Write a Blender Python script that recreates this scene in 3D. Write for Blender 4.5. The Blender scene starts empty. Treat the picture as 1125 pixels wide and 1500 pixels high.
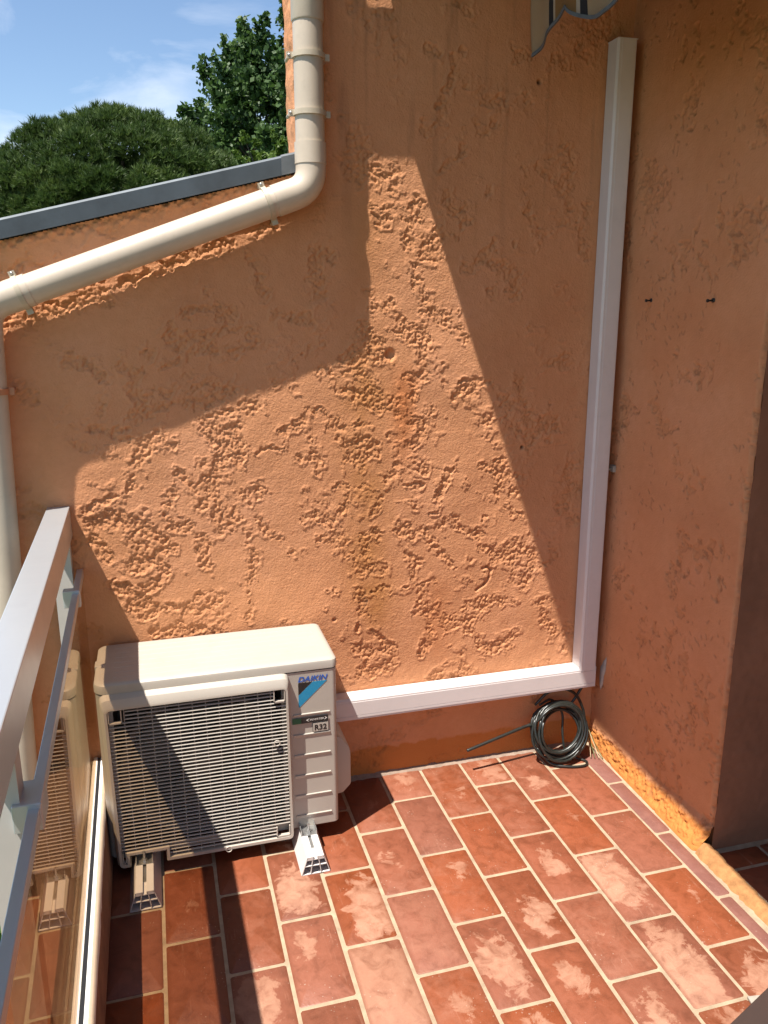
import bpy, bmesh, math, random
import numpy as np
from mathutils import Vector, Matrix

scene = bpy.context.scene
C = scene.collection
R = math.radians

# ------------------------------------------------------------------ camera, sky, sun, exposure
cam_d = bpy.data.cameras.new('camera')
cam = bpy.data.objects.new('camera', cam_d)
C.objects.link(cam)
scene.camera = cam
cam_d.sensor_fit = 'VERTICAL'
cam_d.sensor_height = 36.0
cam_d.sensor_width = 27.0
cam_d.lens = 36.0 * 1191.8 / 1500.0
cam_d.clip_start = 0.05
cam_d.clip_end = 2000
YAW, PITCH, ROLL = R(15.767), R(14.235), R(-0.163)
fwd = Vector((math.sin(YAW) * math.cos(PITCH), math.cos(YAW) * math.cos(PITCH), -math.sin(PITCH)))
rgt = Vector((math.cos(YAW), -math.sin(YAW), 0))
upv = rgt.cross(fwd)
r2 = math.cos(ROLL) * rgt + math.sin(ROLL) * upv
u2 = -math.sin(ROLL) * rgt + math.cos(ROLL) * upv
cam.matrix_world = Matrix(((r2.x, u2.x, -fwd.x, -1.5046), (r2.y, u2.y, -fwd.y, -2.4675),
                           (r2.z, u2.z, -fwd.z, 1.6053), (0, 0, 0, 1)))

SUN_TRAVEL = Vector((1.68, 1.0, -4.6)).normalized()
SUN_EL = math.asin(-SUN_TRAVEL.z)
SUN_AZ = math.atan2(-SUN_TRAVEL.x, -SUN_TRAVEL.y)

world = bpy.data.worlds.new('World')
scene.world = world
world.use_nodes = True
wn, wl = world.node_tree.nodes, world.node_tree.links
wn.clear()
w_out = wn.new('ShaderNodeOutputWorld')
w_bg = wn.new('ShaderNodeBackground')
w_bg.inputs['Strength'].default_value = 0.082
sky = wn.new('ShaderNodeTexSky')
sky.sky_type = 'NISHITA'
sky.sun_disc = False
sky.sun_elevation = SUN_EL
sky.sun_rotation = SUN_AZ
sky.air_density = 1.0
sky.dust_density = 0.25
sky.ozone_density = 2.6
w_tc = wn.new('ShaderNodeTexCoord')
w_map = wn.new('ShaderNodeMapping')
w_map.inputs['Scale'].default_value = (1.0, 1.0, 2.6)
w_map.inputs['Location'].default_value = (0.0, 0.2, 0.6)
w_ns = wn.new('ShaderNodeTexNoise')
w_ns.inputs['Scale'].default_value = 4.2
w_ns.inputs['Detail'].default_value = 8
w_ns.inputs['Roughness'].default_value = 0.55
w_ns.inputs['Distortion'].default_value = 0.5
w_rp = wn.new('ShaderNodeValToRGB')
w_rp.color_ramp.elements[0].position = 0.50
w_rp.color_ramp.elements[0].color = (0, 0, 0, 1)
w_rp.color_ramp.elements[1].position = 0.95
w_rp.color_ramp.elements[1].color = (1, 1, 1, 1)
w_mx = wn.new('ShaderNodeMixRGB')
w_mx.inputs['Color2'].default_value = (8.0, 8.2, 8.6, 1)
wl.new(w_tc.outputs['Generated'], w_map.inputs['Vector'])
wl.new(w_map.outputs['Vector'], w_ns.inputs['Vector'])
wl.new(w_ns.outputs['Fac'], w_rp.inputs['Fac'])
wl.new(w_rp.outputs['Color'], w_mx.inputs['Fac'])
wl.new(sky.outputs['Color'], w_mx.inputs['Color1'])
wl.new(w_mx.outputs['Color'], w_bg.inputs['Color'])
wl.new(w_bg.outputs['Background'], w_out.inputs['Surface'])

sun_d = bpy.data.lights.new('sun', 'SUN')
sun_d.energy = 4.6
sun_d.angle = R(0.53)
sun_d.color = (1.0, 0.95, 0.87)
sun = bpy.data.objects.new('sun', sun_d)
C.objects.link(sun)
sun.rotation_mode = 'QUATERNION'
sun.rotation_quaternion = SUN_TRAVEL.to_track_quat('-Z', 'Y')
sun.location = (-3, -3, 8)

scene.view_settings.view_transform = 'Standard'
scene.view_settings.look = 'None'
scene.view_settings.gamma = 1.0
scene.view_settings.use_curve_mapping = False
scene.view_settings.exposure = 1.08
scene.render.engine = 'CYCLES'
scene.cycles.max_bounces = 10
scene.cycles.diffuse_bounces = 4
scene.cycles.glossy_bounces = 5
scene.cycles.transparent_max_bounces = 12

rng = random.Random(7)
nrng = np.random.default_rng(11)

# ------------------------------------------------------------------ helpers: materials
def new_mat(name):
    m = bpy.data.materials.new(name)
    m.use_nodes = True
    nt = m.node_tree
    return m, nt, nt.nodes, nt.links, nt.nodes['Principled BSDF']

def noise(nt, vec, scale, detail=4, rough=0.55, dist=0.0):
    n = nt.nodes.new('ShaderNodeTexNoise')
    n.inputs['Scale'].default_value = scale
    n.inputs['Detail'].default_value = detail
    n.inputs['Roughness'].default_value = rough
    n.inputs['Distortion'].default_value = dist
    if vec is not None:
        nt.links.new(vec, n.inputs['Vector'])
    return n.outputs['Fac']

def ramp(nt, fac, stops):
    r = nt.nodes.new('ShaderNodeValToRGB')
    e = r.color_ramp.elements
    while len(e) > 1:
        e.remove(e[-1])
    for i, (p, c) in enumerate(stops):
        if not isinstance(c, tuple):
            c = (c, c, c)
        if i == 0:
            e[0].position = p
            e[0].color = (*c, 1)
        else:
            k = e.new(p)
            k.color = (*c, 1)
    nt.links.new(fac, r.inputs['Fac'])
    return r.outputs['Color']

def mix(nt, fac, a, b, mode='MIX'):
    m = nt.nodes.new('ShaderNodeMixRGB')
    m.blend_type = mode
    for key, v in (('Fac', fac), ('Color1', a), ('Color2', b)):
        if hasattr(v, 'links'):
            nt.links.new(v, m.inputs[key])
        elif key == 'Fac':
            m.inputs[key].default_value = v
        else:
            m.inputs[key].default_value = (*v, 1)
    return m.outputs['Color']

def mth(nt, op, a, b=0.0, c=0.0, clamp=False):
    m = nt.nodes.new('ShaderNodeMath')
    m.operation = op
    m.use_clamp = clamp
    for i, v in enumerate((a, b, c)):
        if hasattr(v, 'links'):
            nt.links.new(v, m.inputs[i])
        else:
            m.inputs[i].default_value = v
    return m.outputs['Value']

def texco(nt, kind='Object'):
    return nt.nodes.new('ShaderNodeTexCoord').outputs[kind]

def bump(nt, height, strength, dist, bsdf):
    b = nt.nodes.new('ShaderNodeBump')
    b.inputs['Strength'].default_value = strength
    b.inputs['Distance'].default_value = dist
    nt.links.new(height, b.inputs['Height'])
    nt.links.new(b.outputs['Normal'], bsdf.inputs['Normal'])

def paint(name, col, rough=0.45, var=0.06, scale=9.0, metallic=0.0, grime=0.0, bmp=0.0, spec=0.5):
    m, nt, nd, lk, b = new_mat(name)
    tc = texco(nt)
    n1 = noise(nt, tc, scale, 5, 0.6)
    lo = tuple(max(0, c * (1 - var * 2)) for c in col)
    hi = tuple(min(1, c * (1 + var)) for c in col)
    base = ramp(nt, n1, [(0.3, lo), (0.7, hi)])
    if grime:
        n2 = noise(nt, tc, scale * 4.1, 6, 0.7)
        base = mix(nt, mth(nt, 'MULTIPLY', ramp(nt, n2, [(0.55, 0.0), (0.75, 1.0)]), grime), base, tuple(c * 0.45 for c in col))
    lk.new(base, b.inputs['Base Color'])
    rr = ramp(nt, n1, [(0.3, min(1, rough + 0.08)), (0.7, max(0.03, rough - 0.06))])
    lk.new(rr, b.inputs['Roughness'])
    b.inputs['Metallic'].default_value = metallic
    b.inputs['Specular IOR Level'].default_value = spec
    if bmp:
        bump(nt, noise(nt, tc, 220, 3), bmp, 0.001, b)
    return m

# ------------------------------------------------------------------ helpers: geometry
def mesh_obj(name, me, mat, parent=None, smooth=False):
    o = bpy.data.objects.new(name, me)
    C.objects.link(o)
    if mat is not None:
        me.materials.append(mat)
    if smooth:
        me.polygons.foreach_set('use_smooth', [True] * len(me.polygons))
    if parent is not None:
        o.parent = parent
        o.matrix_parent_inverse = parent.matrix_world.inverted()
    return o

def obj(name, bm, mat, parent=None, smooth=False, angle=None):
    bmesh.ops.recalc_face_normals(bm, faces=bm.faces)
    me = bpy.data.meshes.new(name)
    bm.to_mesh(me)
    bm.free()
    o = mesh_obj(name, me, mat, parent, smooth or angle is not None)
    if angle is not None:
        try:
            me.set_sharp_from_angle(angle=R(angle))
        except Exception:
            pass
    return o

def thing(name, loc, label, cat, group=None, kind=None):
    o = bpy.data.objects.new(name, None)
    C.objects.link(o)
    o.location = loc
    o.matrix_world = Matrix.Translation(loc)
    o.empty_display_size = 0.05
    return tag(o, label, cat, group, kind)

def tag(o, label, cat, group=None, kind=None):
    o['label'] = label
    o['category'] = cat
    if group:
        o['group'] = group
    if kind:
        o['kind'] = kind
    return o

def add_box(bm, x0, x1, y0, y1, z0, z1, bev=0.0, seg=2):
    r = bmesh.ops.create_cube(bm, size=1.0)
    vs = r['verts']
    for v in vs:
        v.co = Vector(((x0 + x1) / 2 + v.co.x * (x1 - x0), (y0 + y1) / 2 + v.co.y * (y1 - y0), (z0 + z1) / 2 + v.co.z * (z1 - z0)))
    if bev > 0:
        es = list({e for v in vs for e in v.link_edges})
        bmesh.ops.bevel(bm, geom=es, offset=bev, segments=seg, profile=0.5, affect='EDGES', clamp_overlap=True)
    return bm

def box(x0, x1, y0, y1, z0, z1, bev=0.0, seg=2):
    return add_box(bmesh.new(), x0, x1, y0, y1, z0, z1, bev, seg)

def add_tube(bm, pts, r, n=12, cap=True, closed=False):
    pts = [Vector(p) for p in pts]
    N = len(pts)
    rad = r if isinstance(r, (list, tuple)) else [r] * N
    tang = []
    for i in range(N):
        if closed:
            t = pts[(i + 1) % N] - pts[i - 1]
        else:
            t = pts[min(i + 1, N - 1)] - pts[max(i - 1, 0)]
        tang.append(t.normalized())
    a = Vector((0, 0, 1)) if abs(tang[0].z) < 0.9 else Vector((1, 0, 0))
    nrm = (a - tang[0] * a.dot(tang[0])).normalized()
    rings = []
    for i in range(N):
        nrm = (nrm - tang[i] * nrm.dot(tang[i]))
        nrm.normalize()
        bi = tang[i].cross(nrm)
        rings.append([bm.verts.new(pts[i] + (nrm * math.cos(2 * math.pi * k / n) + bi * math.sin(2 * math.pi * k / n)) * rad[i]) for k in range(n)])
    rngi = range(N) if closed else range(N - 1)
    for i in rngi:
        A, B = rings[i], rings[(i + 1) % N]
        for k in range(n):
            bm.faces.new((A[k], A[(k + 1) % n], B[(k + 1) % n], B[k]))
    if cap and not closed:
        bm.faces.new(rings[0][::-1])
        bm.faces.new(rings[-1])
    return bm

def add_prism(bm, poly, d0, d1, axis='y'):
    """extrude a 2-D polygon (list of (a,b)) along an axis between d0 and d1"""
    def P(a, b, d):
        return (a, d, b) if axis == 'y' else ((d, a, b) if axis == 'x' else (a, b, d))
    A = [bm.verts.new(P(a, b, d0)) for a, b in poly]
    B = [bm.verts.new(P(a, b, d1)) for a, b in poly]
    n = len(poly)
    bm.faces.new(A)
    bm.faces.new(B[::-1])
    for i in range(n):
        bm.faces.new((A[i], B[i], B[(i + 1) % n], A[(i + 1) % n]))
    return bm

def rrect(x0, x1, y0, y1, radii, seg=6):
    """rounded rectangle outline, radii for (x0,y0),(x1,y0),(x1,y1),(x0,y1)"""
    out = []
    for (cx, cy, r, a0) in ((x0 + radii[0], y0 + radii[0], radii[0], 180), (x1 - radii[1], y0 + radii[1], radii[1], 270),
                            (x1 - radii[2], y1 - radii[2], radii[2], 0), (x0 + radii[3], y1 - radii[3], radii[3], 90)):
        for k in range(seg + 1):
            a = R(a0 + 90 * k / seg)
            out.append((cx + r * math.cos(a), cy + r * math.sin(a)))
    return out

def mesh_np(name, verts, faces):
    """verts (n,3) array, faces (m,3|4) array"""
    me = bpy.data.meshes.new(name)
    k = faces.shape[1]
    me.vertices.add(len(verts))
    me.vertices.foreach_set('co', verts.astype(np.float32).ravel())
    me.loops.add(faces.size)
    me.loops.foreach_set('vertex_index', faces.astype(np.int32).ravel())
    me.polygons.add(len(faces))
    me.polygons.foreach_set('loop_start', np.arange(0, faces.size, k, dtype=np.int32))
    me.polygons.foreach_set('loop_total', np.full(len(faces), k, dtype=np.int32))
    me.update(calc_edges=True)
    return me

def vnoise(x, y, seed=0):
    """smooth value noise in 0..1 on arrays"""
    g = np.random.default_rng(seed).random((128, 128))
    xi, yi = np.floor(x).astype(int), np.floor(y).astype(int)
    fx, fy = x - xi, y - yi
    fx = fx * fx * fx * (fx * (fx * 6 - 15) + 10)
    fy = fy * fy * fy * (fy * (fy * 6 - 15) + 10)
    a, b = g[xi % 128, yi % 128], g[(xi + 1) % 128, yi % 128]
    c, d = g[xi % 128, (yi + 1) % 128], g[(xi + 1) % 128, (yi + 1) % 128]
    return (a * (1 - fx) + b * fx) * (1 - fy) + (c * (1 - fx) + d * fx) * fy

def fbm(x, y, f, octs=4, seed=0, gain=0.5):
    s, a, t = 0.0, 1.0, 0.0
    for o in range(octs):
        s = s + a * vnoise(x * f + 17.3 * o, y * f + 9.1 * o, seed + o)
        t += a
        a *= gain
        f *= 2.03
    return s / t

def sstep(a, b, x):
    t = np.clip((x - a) / (b - a), 0, 1)
    return t * t * (3 - 2 * t)

def lumps(x, y, size, seed):
    """cellular granules: 1 at a grain's centre, 0 between grains"""
    gx, gy = x / size, y / size
    xi, yi = np.floor(gx).astype(int), np.floor(gy).astype(int)
    g = np.random.default_rng(seed)
    ox, oy, oh = g.random((97, 97)), g.random((97, 97)), g.random((97, 97))
    best = np.full(x.shape, 0.0)
    for dx in (-1, 0, 1):
        for dy in (-1, 0, 1):
            cx, cy = xi + dx, yi + dy
            px, py = cx + ox[cx % 97, cy % 97], cy + oy[cx % 97, cy % 97]
            d2 = (gx - px) ** 2 + (gy - py) ** 2
            rr = 0.45 + 0.4 * oh[cx % 97, cy % 97]
            best = np.maximum(best, (0.4 + 0.6 * oh[cy % 97, cx % 97]) * np.sqrt(np.clip(1 - d2 / rr ** 2, 0, 1)))
    return best

# ------------------------------------------------------------------ rendered walls
def plaster_mat(name, fine=1.0):
    m, nt, nd, lk, b = new_mat(name)
    tc = texco(nt)
    def att(n):
        a = nd.new('ShaderNodeAttribute')
        a.attribute_name = n
        return a.outputs['Fac']
    n1 = noise(nt, tc, 2.6, 5, 0.6)
    n2 = noise(nt, tc, 38, 5, 0.65)
    col = ramp(nt, n1, [(0.28, (0.560, 0.248, 0.120)), (0.5, (0.615, 0.284, 0.139)), (0.72, (0.650, 0.310, 0.166))])
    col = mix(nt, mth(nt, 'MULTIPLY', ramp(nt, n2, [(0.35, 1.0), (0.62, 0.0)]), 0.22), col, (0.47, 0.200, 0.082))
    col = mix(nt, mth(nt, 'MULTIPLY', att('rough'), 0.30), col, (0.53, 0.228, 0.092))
    col = mix(nt, att('ochre'), col, (0.385, 0.155, 0.033))
    col = mix(nt, att('rust'), col, (0.459, 0.148, 0.044))
    col = mix(nt, att('band'), col, (0.51, 0.190, 0.048))
    col = mix(nt, att('dirt_dark'), col, (0.10, 0.05, 0.03))
    lk.new(col, b.inputs['Base Color'])
    b.inputs['Roughness'].default_value = 0.88
    b.inputs['Specular IOR Level'].default_value = 0.25
    g1 = noise(nt, tc, 330, 4, 0.65)
    g2 = noise(nt, tc, 150, 4, 0.6)
    bump(nt, mth(nt, 'ADD', mth(nt, 'MULTIPLY', g1, 0.5), g2), 1.0 * fine, 0.0022, b)
    return m

M_wall = plaster_mat('orange_plaster')
M_wall2 = plaster_mat('orange_plaster_right', 0.8)
M_cement = paint('grey_cement', (0.42, 0.38, 0.34), 0.9, 0.12, 30, grime=0.4, bmp=0.4)

STROKES = [
(0.014, [(-1.364,1.262),(-1.288,1.297),(-1.206,1.316)]),
(0.022, [(-1.268,1.263),(-1.293,1.193),(-1.329,1.122),(-1.272,1.164)]),
(0.02, [(-1.353,1.072),(-1.335,1.014),(-1.31,0.955)]),
(0.012, [(-1.389,1.012),(-1.36,1.044)]),
(0.009, [(-1.505,1.198),(-1.554,1.167),(-1.573,1.114),(-1.597,1.066),(-1.677,1.032),(-1.723,1.025)]),
(0.012, [(-1.514,1.22),(-1.463,1.206)]),
(0.015, [(-1.441,1.128),(-1.474,1.041),(-1.498,0.997),(-1.468,0.961),(-1.431,0.946)]),
(0.016, [(-1.437,1.111),(-1.397,1.07),(-1.352,1.101)]),
(0.025, [(-1.589,0.97),(-1.629,0.996),(-1.696,0.984)]),
(0.021, [(-1.711,0.935),(-1.663,0.885)]),
(0.01, [(-1.564,0.957),(-1.517,0.942)]),
(0.027, [(-1.603,0.851),(-1.528,0.868),(-1.51,0.808),(-1.567,0.772)]),
(0.027, [(-1.651,0.786),(-1.595,0.746),(-1.551,0.693),(-1.613,0.724)]),
(0.019, [(-1.525,0.914),(-1.484,0.881)]),
(0.019, [(-1.411,0.922),(-1.37,0.872),(-1.384,0.82)]),
(0.014, [(-1.495,0.705),(-1.453,0.677),(-1.411,0.727),(-1.354,0.745)]),
(0.013, [(-1.409,0.666),(-1.35,0.72)]),
(0.013, [(-1.544,0.626),(-1.467,0.629),(-1.356,0.598)]),
(0.026, [(-1.777,0.647),(-1.736,0.642)]),
(0.01, [(-1.25,0.932),(-1.236,0.86),(-1.255,0.802),(-1.261,0.68),(-1.252,0.617)]),
(0.005, [(-1.742,1.091),(-1.697,1.099)]),
(0.006, [(-1.717,1.266),(-1.667,1.264)]),
(0.008, [(-1.639,1.252),(-1.613,1.251),(-1.58,1.297),(-1.526,1.343),(-1.474,1.357),(-1.409,1.397)]),
(0.02, [(-1.455,1.325),(-1.382,1.333),(-1.318,1.341)]),
(0.008, [(-1.637,1.204),(-1.57,1.222),(-1.513,1.23)]),
(0.017, [(-0.849,1.615),(-0.78,1.605),(-0.75,1.555),(-0.709,1.505),(-0.672,1.482)]),
(0.018, [(-0.884,1.54),(-0.849,1.513),(-0.809,1.479),(-0.844,1.441)]),
(0.016, [(-0.85,1.458),(-0.791,1.44)]),
(0.012, [(-0.913,1.448),(-0.965,1.438)]),
(0.006, [(-0.977,1.416),(-1.017,1.412),(-0.943,1.377)]),
(0.009, [(-1.043,1.477),(-1.089,1.419),(-1.151,1.371)]),
(0.006, [(-1.096,1.364),(-1.07,1.314),(-1.014,1.284),(-0.969,1.243),(-0.887,1.239),(-0.857,1.244)]),
(0.013, [(-0.932,1.343),(-0.886,1.341),(-0.863,1.312),(-0.839,1.277),(-0.809,1.293),(-0.749,1.262)]),
(0.013, [(-1.071,1.269),(-1.055,1.246),(-1.123,1.238)]),
(0.021, [(-0.969,1.214),(-0.917,1.177),(-0.852,1.18),(-0.876,1.128)]),
(0.011, [(-1.069,1.144),(-1.039,1.171),(-1.018,1.107)]),
(0.012, [(-1.203,1.168),(-1.152,1.188),(-1.124,1.187)]),
(0.01, [(-1.269,1.304),(-1.203,1.313)]),
(0.014, [(-1.271,1.261),(-1.265,1.138)]),
(0.017, [(-0.725,1.232),(-0.682,1.248),(-0.694,1.19),(-0.712,1.167)]),
(0.013, [(-0.652,1.282),(-0.652,1.27)]),
(0.02, [(-0.684,1.46),(-0.66,1.409),(-0.708,1.376),(-0.713,1.325)]),
(0.017, [(-0.738,1.388),(-0.684,1.398)]),
(0.01, [(-0.816,1.072),(-0.767,1.063),(-0.693,1.04)]),
(0.005, [(-0.798,1.112),(-0.743,1.091)]),
(0.007, [(-0.948,1.056),(-0.901,1.053),(-0.853,1.044),(-0.792,1.016)]),
(0.008, [(-0.841,0.953),(-0.816,1.005)]),
(0.009, [(-0.926,0.983),(-0.956,0.961)]),
(0.009, [(-0.718,0.987),(-0.699,0.961)]),
(0.022, [(-1.057,0.95),(-1.01,0.947),(-0.974,0.92),(-0.951,0.882)]),
(0.021, [(-1.011,0.874),(-0.999,0.867)]),
(0.008, [(-1.05,0.997),(-1.02,1.001)]),
(0.016, [(-1.208,1.049),(-1.248,1.034),(-1.275,1.053)]),
(0.017, [(-1.217,0.962),(-1.168,0.899)]),
(0.016, [(-1.284,0.985),(-1.279,0.973)]),
(0.017, [(-0.885,0.876),(-0.842,0.898),(-0.867,0.838)]),
(0.019, [(-0.892,0.79),(-0.855,0.768)]),
(0.018, [(-0.749,0.909),(-0.711,0.875),(-0.654,0.883),(-0.64,0.831)]),
(0.003, [(-1.066,1.034),(-1.07,0.903)]),
(0.011, [(-1.113,0.834),(-1.089,0.85)]),
(0.012, [(-1.255,0.877),(-1.217,0.825),(-1.247,0.798)]),
(0.015, [(-1.068,1.563),(-1.063,1.558)]),
(0.013, [(-1.147,1.495),(-1.141,1.5)]),
(0.011, [(-1.009,1.488),(-1.003,1.493)]),
(0.016, [(-1.252,1.544),(-1.2,1.517)]),
(0.022, [(-0.955,1.187),(-0.906,1.15),(-0.849,1.161)]),
(0.014, [(-0.703,1.175),(-0.696,1.182)]),
(0.011, [(-0.582,1.089),(-0.604,1.054),(-0.612,1.018),(-0.633,0.945)]),
(0.015, [(-0.519,1.027),(-0.512,1.03)]),
(0.006, [(-0.487,0.999),(-0.432,0.976)]),
(0.023, [(-0.459,1.09),(-0.418,1.058),(-0.371,1.048),(-0.409,1.005)]),
(0.009, [(-0.391,0.943),(-0.325,0.908),(-0.291,0.89)]),
(0.016, [(-0.754,0.902),(-0.724,0.855),(-0.663,0.88),(-0.594,0.897)]),
(0.016, [(-0.655,0.849),(-0.592,0.783),(-0.56,0.749)]),
(0.018, [(-0.54,0.885),(-0.484,0.858),(-0.466,0.81)]),
(0.008, [(-0.453,0.902),(-0.451,0.894)]),
(0.023, [(-0.417,0.783),(-0.368,0.755),(-0.304,0.797),(-0.268,0.746),(-0.299,0.685)]),
(0.015, [(-0.746,0.811),(-0.701,0.769),(-0.716,0.74)]),
(0.011, [(-0.738,0.688),(-0.646,0.702)]),
(0.007, [(-0.852,0.684),(-0.784,0.693)]),
(0.011, [(-0.519,0.698),(-0.519,0.674)]),
(0.014, [(-0.88,0.882),(-0.836,0.886),(-0.866,0.829),(-0.881,0.763),(-0.807,0.764)]),
(0.007, [(-0.932,0.816),(-0.918,0.819)]),
(0.014, [(-0.882,0.679),(-0.883,0.618),(-0.906,0.566)]),
(0.01, [(-0.924,0.871),(-0.982,0.854)]),
(0.023, [(-0.676,0.659),(-0.668,0.595),(-0.644,0.536),(-0.667,0.45)]),
(0.018, [(-0.621,0.605),(-0.588,0.53)]),
(0.016, [(-0.509,0.602),(-0.445,0.619),(-0.354,0.609)]),
(0.022, [(-0.524,0.539),(-0.476,0.558),(-0.444,0.587)]),
(0.021, [(-0.507,0.504),(-0.423,0.437),(-0.307,0.473)]),
(0.018, [(-0.838,0.535),(-0.808,0.483),(-0.777,0.423)]),
(0.023, [(-0.907,0.496),(-0.869,0.459),(-0.893,0.39),(-0.8,0.402)]),
(0.013, [(-0.315,0.686),(-0.297,0.652)]),
(0.019, [(-0.225,0.547),(-0.177,0.458)]),
(0.006, [(-0.602,0.393),(-0.545,0.385)]),
(0.007, [(-0.503,0.355),(-0.495,0.354)]),
(0.012, [(-0.964,1.054),(-0.922,1.038),(-0.937,0.988)]),
(0.017, [(-0.995,0.942),(-0.967,0.911)]),
(0.012, [(-0.978,0.712),(-0.971,0.704)]),
(0.005, [(-0.864,2.009),(-0.815,2.003),(-0.78,2.012),(-0.762,2.025)]),
(0.015, [(-0.811,1.979),(-0.784,1.968),(-0.766,1.973),(-0.784,1.94)]),
(0.007, [(-0.847,1.894),(-0.789,1.895),(-0.743,1.888),(-0.716,1.901)]),
(0.012, [(-0.838,1.865),(-0.829,1.841)]),
(0.017, [(-0.734,1.86),(-0.702,1.848),(-0.738,1.814),(-0.711,1.794)]),
(0.011, [(-0.724,1.726),(-0.701,1.692),(-0.705,1.658),(-0.667,1.618),(-0.652,1.579),(-0.613,1.565),(-0.565,1.592)]),
(0.009, [(-0.853,1.649),(-0.835,1.627),(-0.784,1.606),(-0.756,1.58)]),
(0.018, [(-0.756,1.54),(-0.709,1.531),(-0.661,1.499)]),
(0.01, [(-0.564,1.543),(-0.549,1.498)]),
(0.01, [(-0.594,1.548),(-0.591,1.543)]),
(0.014, [(-0.854,1.524),(-0.822,1.479)]),
(0.006, [(-0.631,1.808),(-0.629,1.803)]),
(0.022, [(-1.451,1.541),(-1.434,1.493),(-1.378,1.505),(-1.315,1.532),(-1.263,1.58)]),
(0.015, [(-1.465,1.438),(-1.395,1.464)]),
(0.015, [(-1.366,1.485),(-1.311,1.47),(-1.196,1.496)]),
(0.01, [(-1.544,1.37),(-1.49,1.358),(-1.455,1.382),(-1.39,1.422)]),
(0.02, [(-1.395,1.345),(-1.35,1.386),(-1.274,1.362)]),
(0.02, [(-1.74,1.451),(-1.669,1.456),(-1.641,1.401)]),
(0.013, [(-1.599,1.434),(-1.56,1.426),(-1.559,1.35)]),
(0.007, [(-1.661,1.319),(-1.629,1.387)]),
(0.013, [(-1.754,1.301),(-1.705,1.265),(-1.665,1.27)]),
(0.024, [(-1.716,1.216),(-1.71,1.209)]),
(0.011, [(-1.627,1.247),(-1.584,1.281),(-1.54,1.328),(-1.498,1.348)]),
(0.02, [(-1.542,1.3),(-1.473,1.319)]),
(0.008, [(-1.565,1.172),(-1.508,1.206),(-1.451,1.225)]),
(0.004, [(-1.844,1.538),(-1.786,1.498),(-1.724,1.484)]),
(0.018, [(-1.88,1.551),(-1.778,1.583),(-1.701,1.602),(-1.61,1.618)]),
(0.015, [(-1.86,1.387),(-1.82,1.345)]),
(0.021, [(-0.726,1.897),(-0.691,1.867)]),
(0.016, [(-0.615,2.188),(-0.631,2.153)]),
(0.02, [(-0.583,2.301),(-0.598,2.228)]),
(0.02, [(-0.656,2.315),(-0.65,2.306)]),
(0.006, [(-0.567,2.106),(-0.56,2.056),(-0.589,2.025),(-0.646,2.002)]),
(0.021, [(-0.509,2.119),(-0.503,2.109)]),
(0.019, [(-0.611,1.937),(-0.586,1.875),(-0.539,1.892)]),
(0.016, [(-0.475,1.946),(-0.471,1.926)]),
(0.016, [(-0.626,1.822),(-0.585,1.817),(-0.538,1.85)]),
(0.022, [(-0.541,1.722),(-0.487,1.755),(-0.437,1.728),(-0.361,1.696),(-0.372,1.651)]),
(0.008, [(-0.37,2.044),(-0.348,1.961),(-0.345,1.897),(-0.304,1.823)]),
(0.017, [(-0.313,2.015),(-0.262,1.985)]),
(0.016, [(-0.291,2.058),(-0.284,2.053)]),
(0.011, [(-0.43,2.199),(-0.451,2.137)]),
(0.017, [(-0.359,2.228),(-0.353,2.218)]),
(0.008, [(-0.218,2.092),(-0.214,2.019)]),
(0.016, [(-0.144,1.914),(-0.148,1.776)]),
(0.02, [(-0.195,1.912),(-0.188,1.902)]),
(0.006, [(-0.384,1.805),(-0.38,1.783)]),
(0.023, [(-0.268,2.323),(-0.237,2.316)]),
(0.025, [(-0.388,2.335),(-0.364,2.327)]),
(0.017, [(-1.777,1.595),(-1.659,1.641),(-1.517,1.681),(-1.452,1.705),(-1.354,1.745),(-1.228,1.795),(-1.144,1.828)]),
(0.015, [(-1.854,1.702),(-1.786,1.725),(-1.719,1.726)]),
(0.018, [(-1.19,1.723),(-1.177,1.634)]),
(0.025, [(-1.01,1.733),(-1.012,1.642)]),
(0.018, [(-1.396,1.585),(-1.296,1.601)]),
]


M_reveal_shade = paint('reveal_shade_tone', (0.29, 0.122, 0.066), 0.85, 0.10, 5, grime=0.2, bmp=0.5)  # deep shade of the return put into its colour, darker than the plaster

def coping_z(x):
    return 1.972 + 0.245 * (x + 1.07)

WX0, TALLX, WTH = -1.955, -1.06, 0.15

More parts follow.
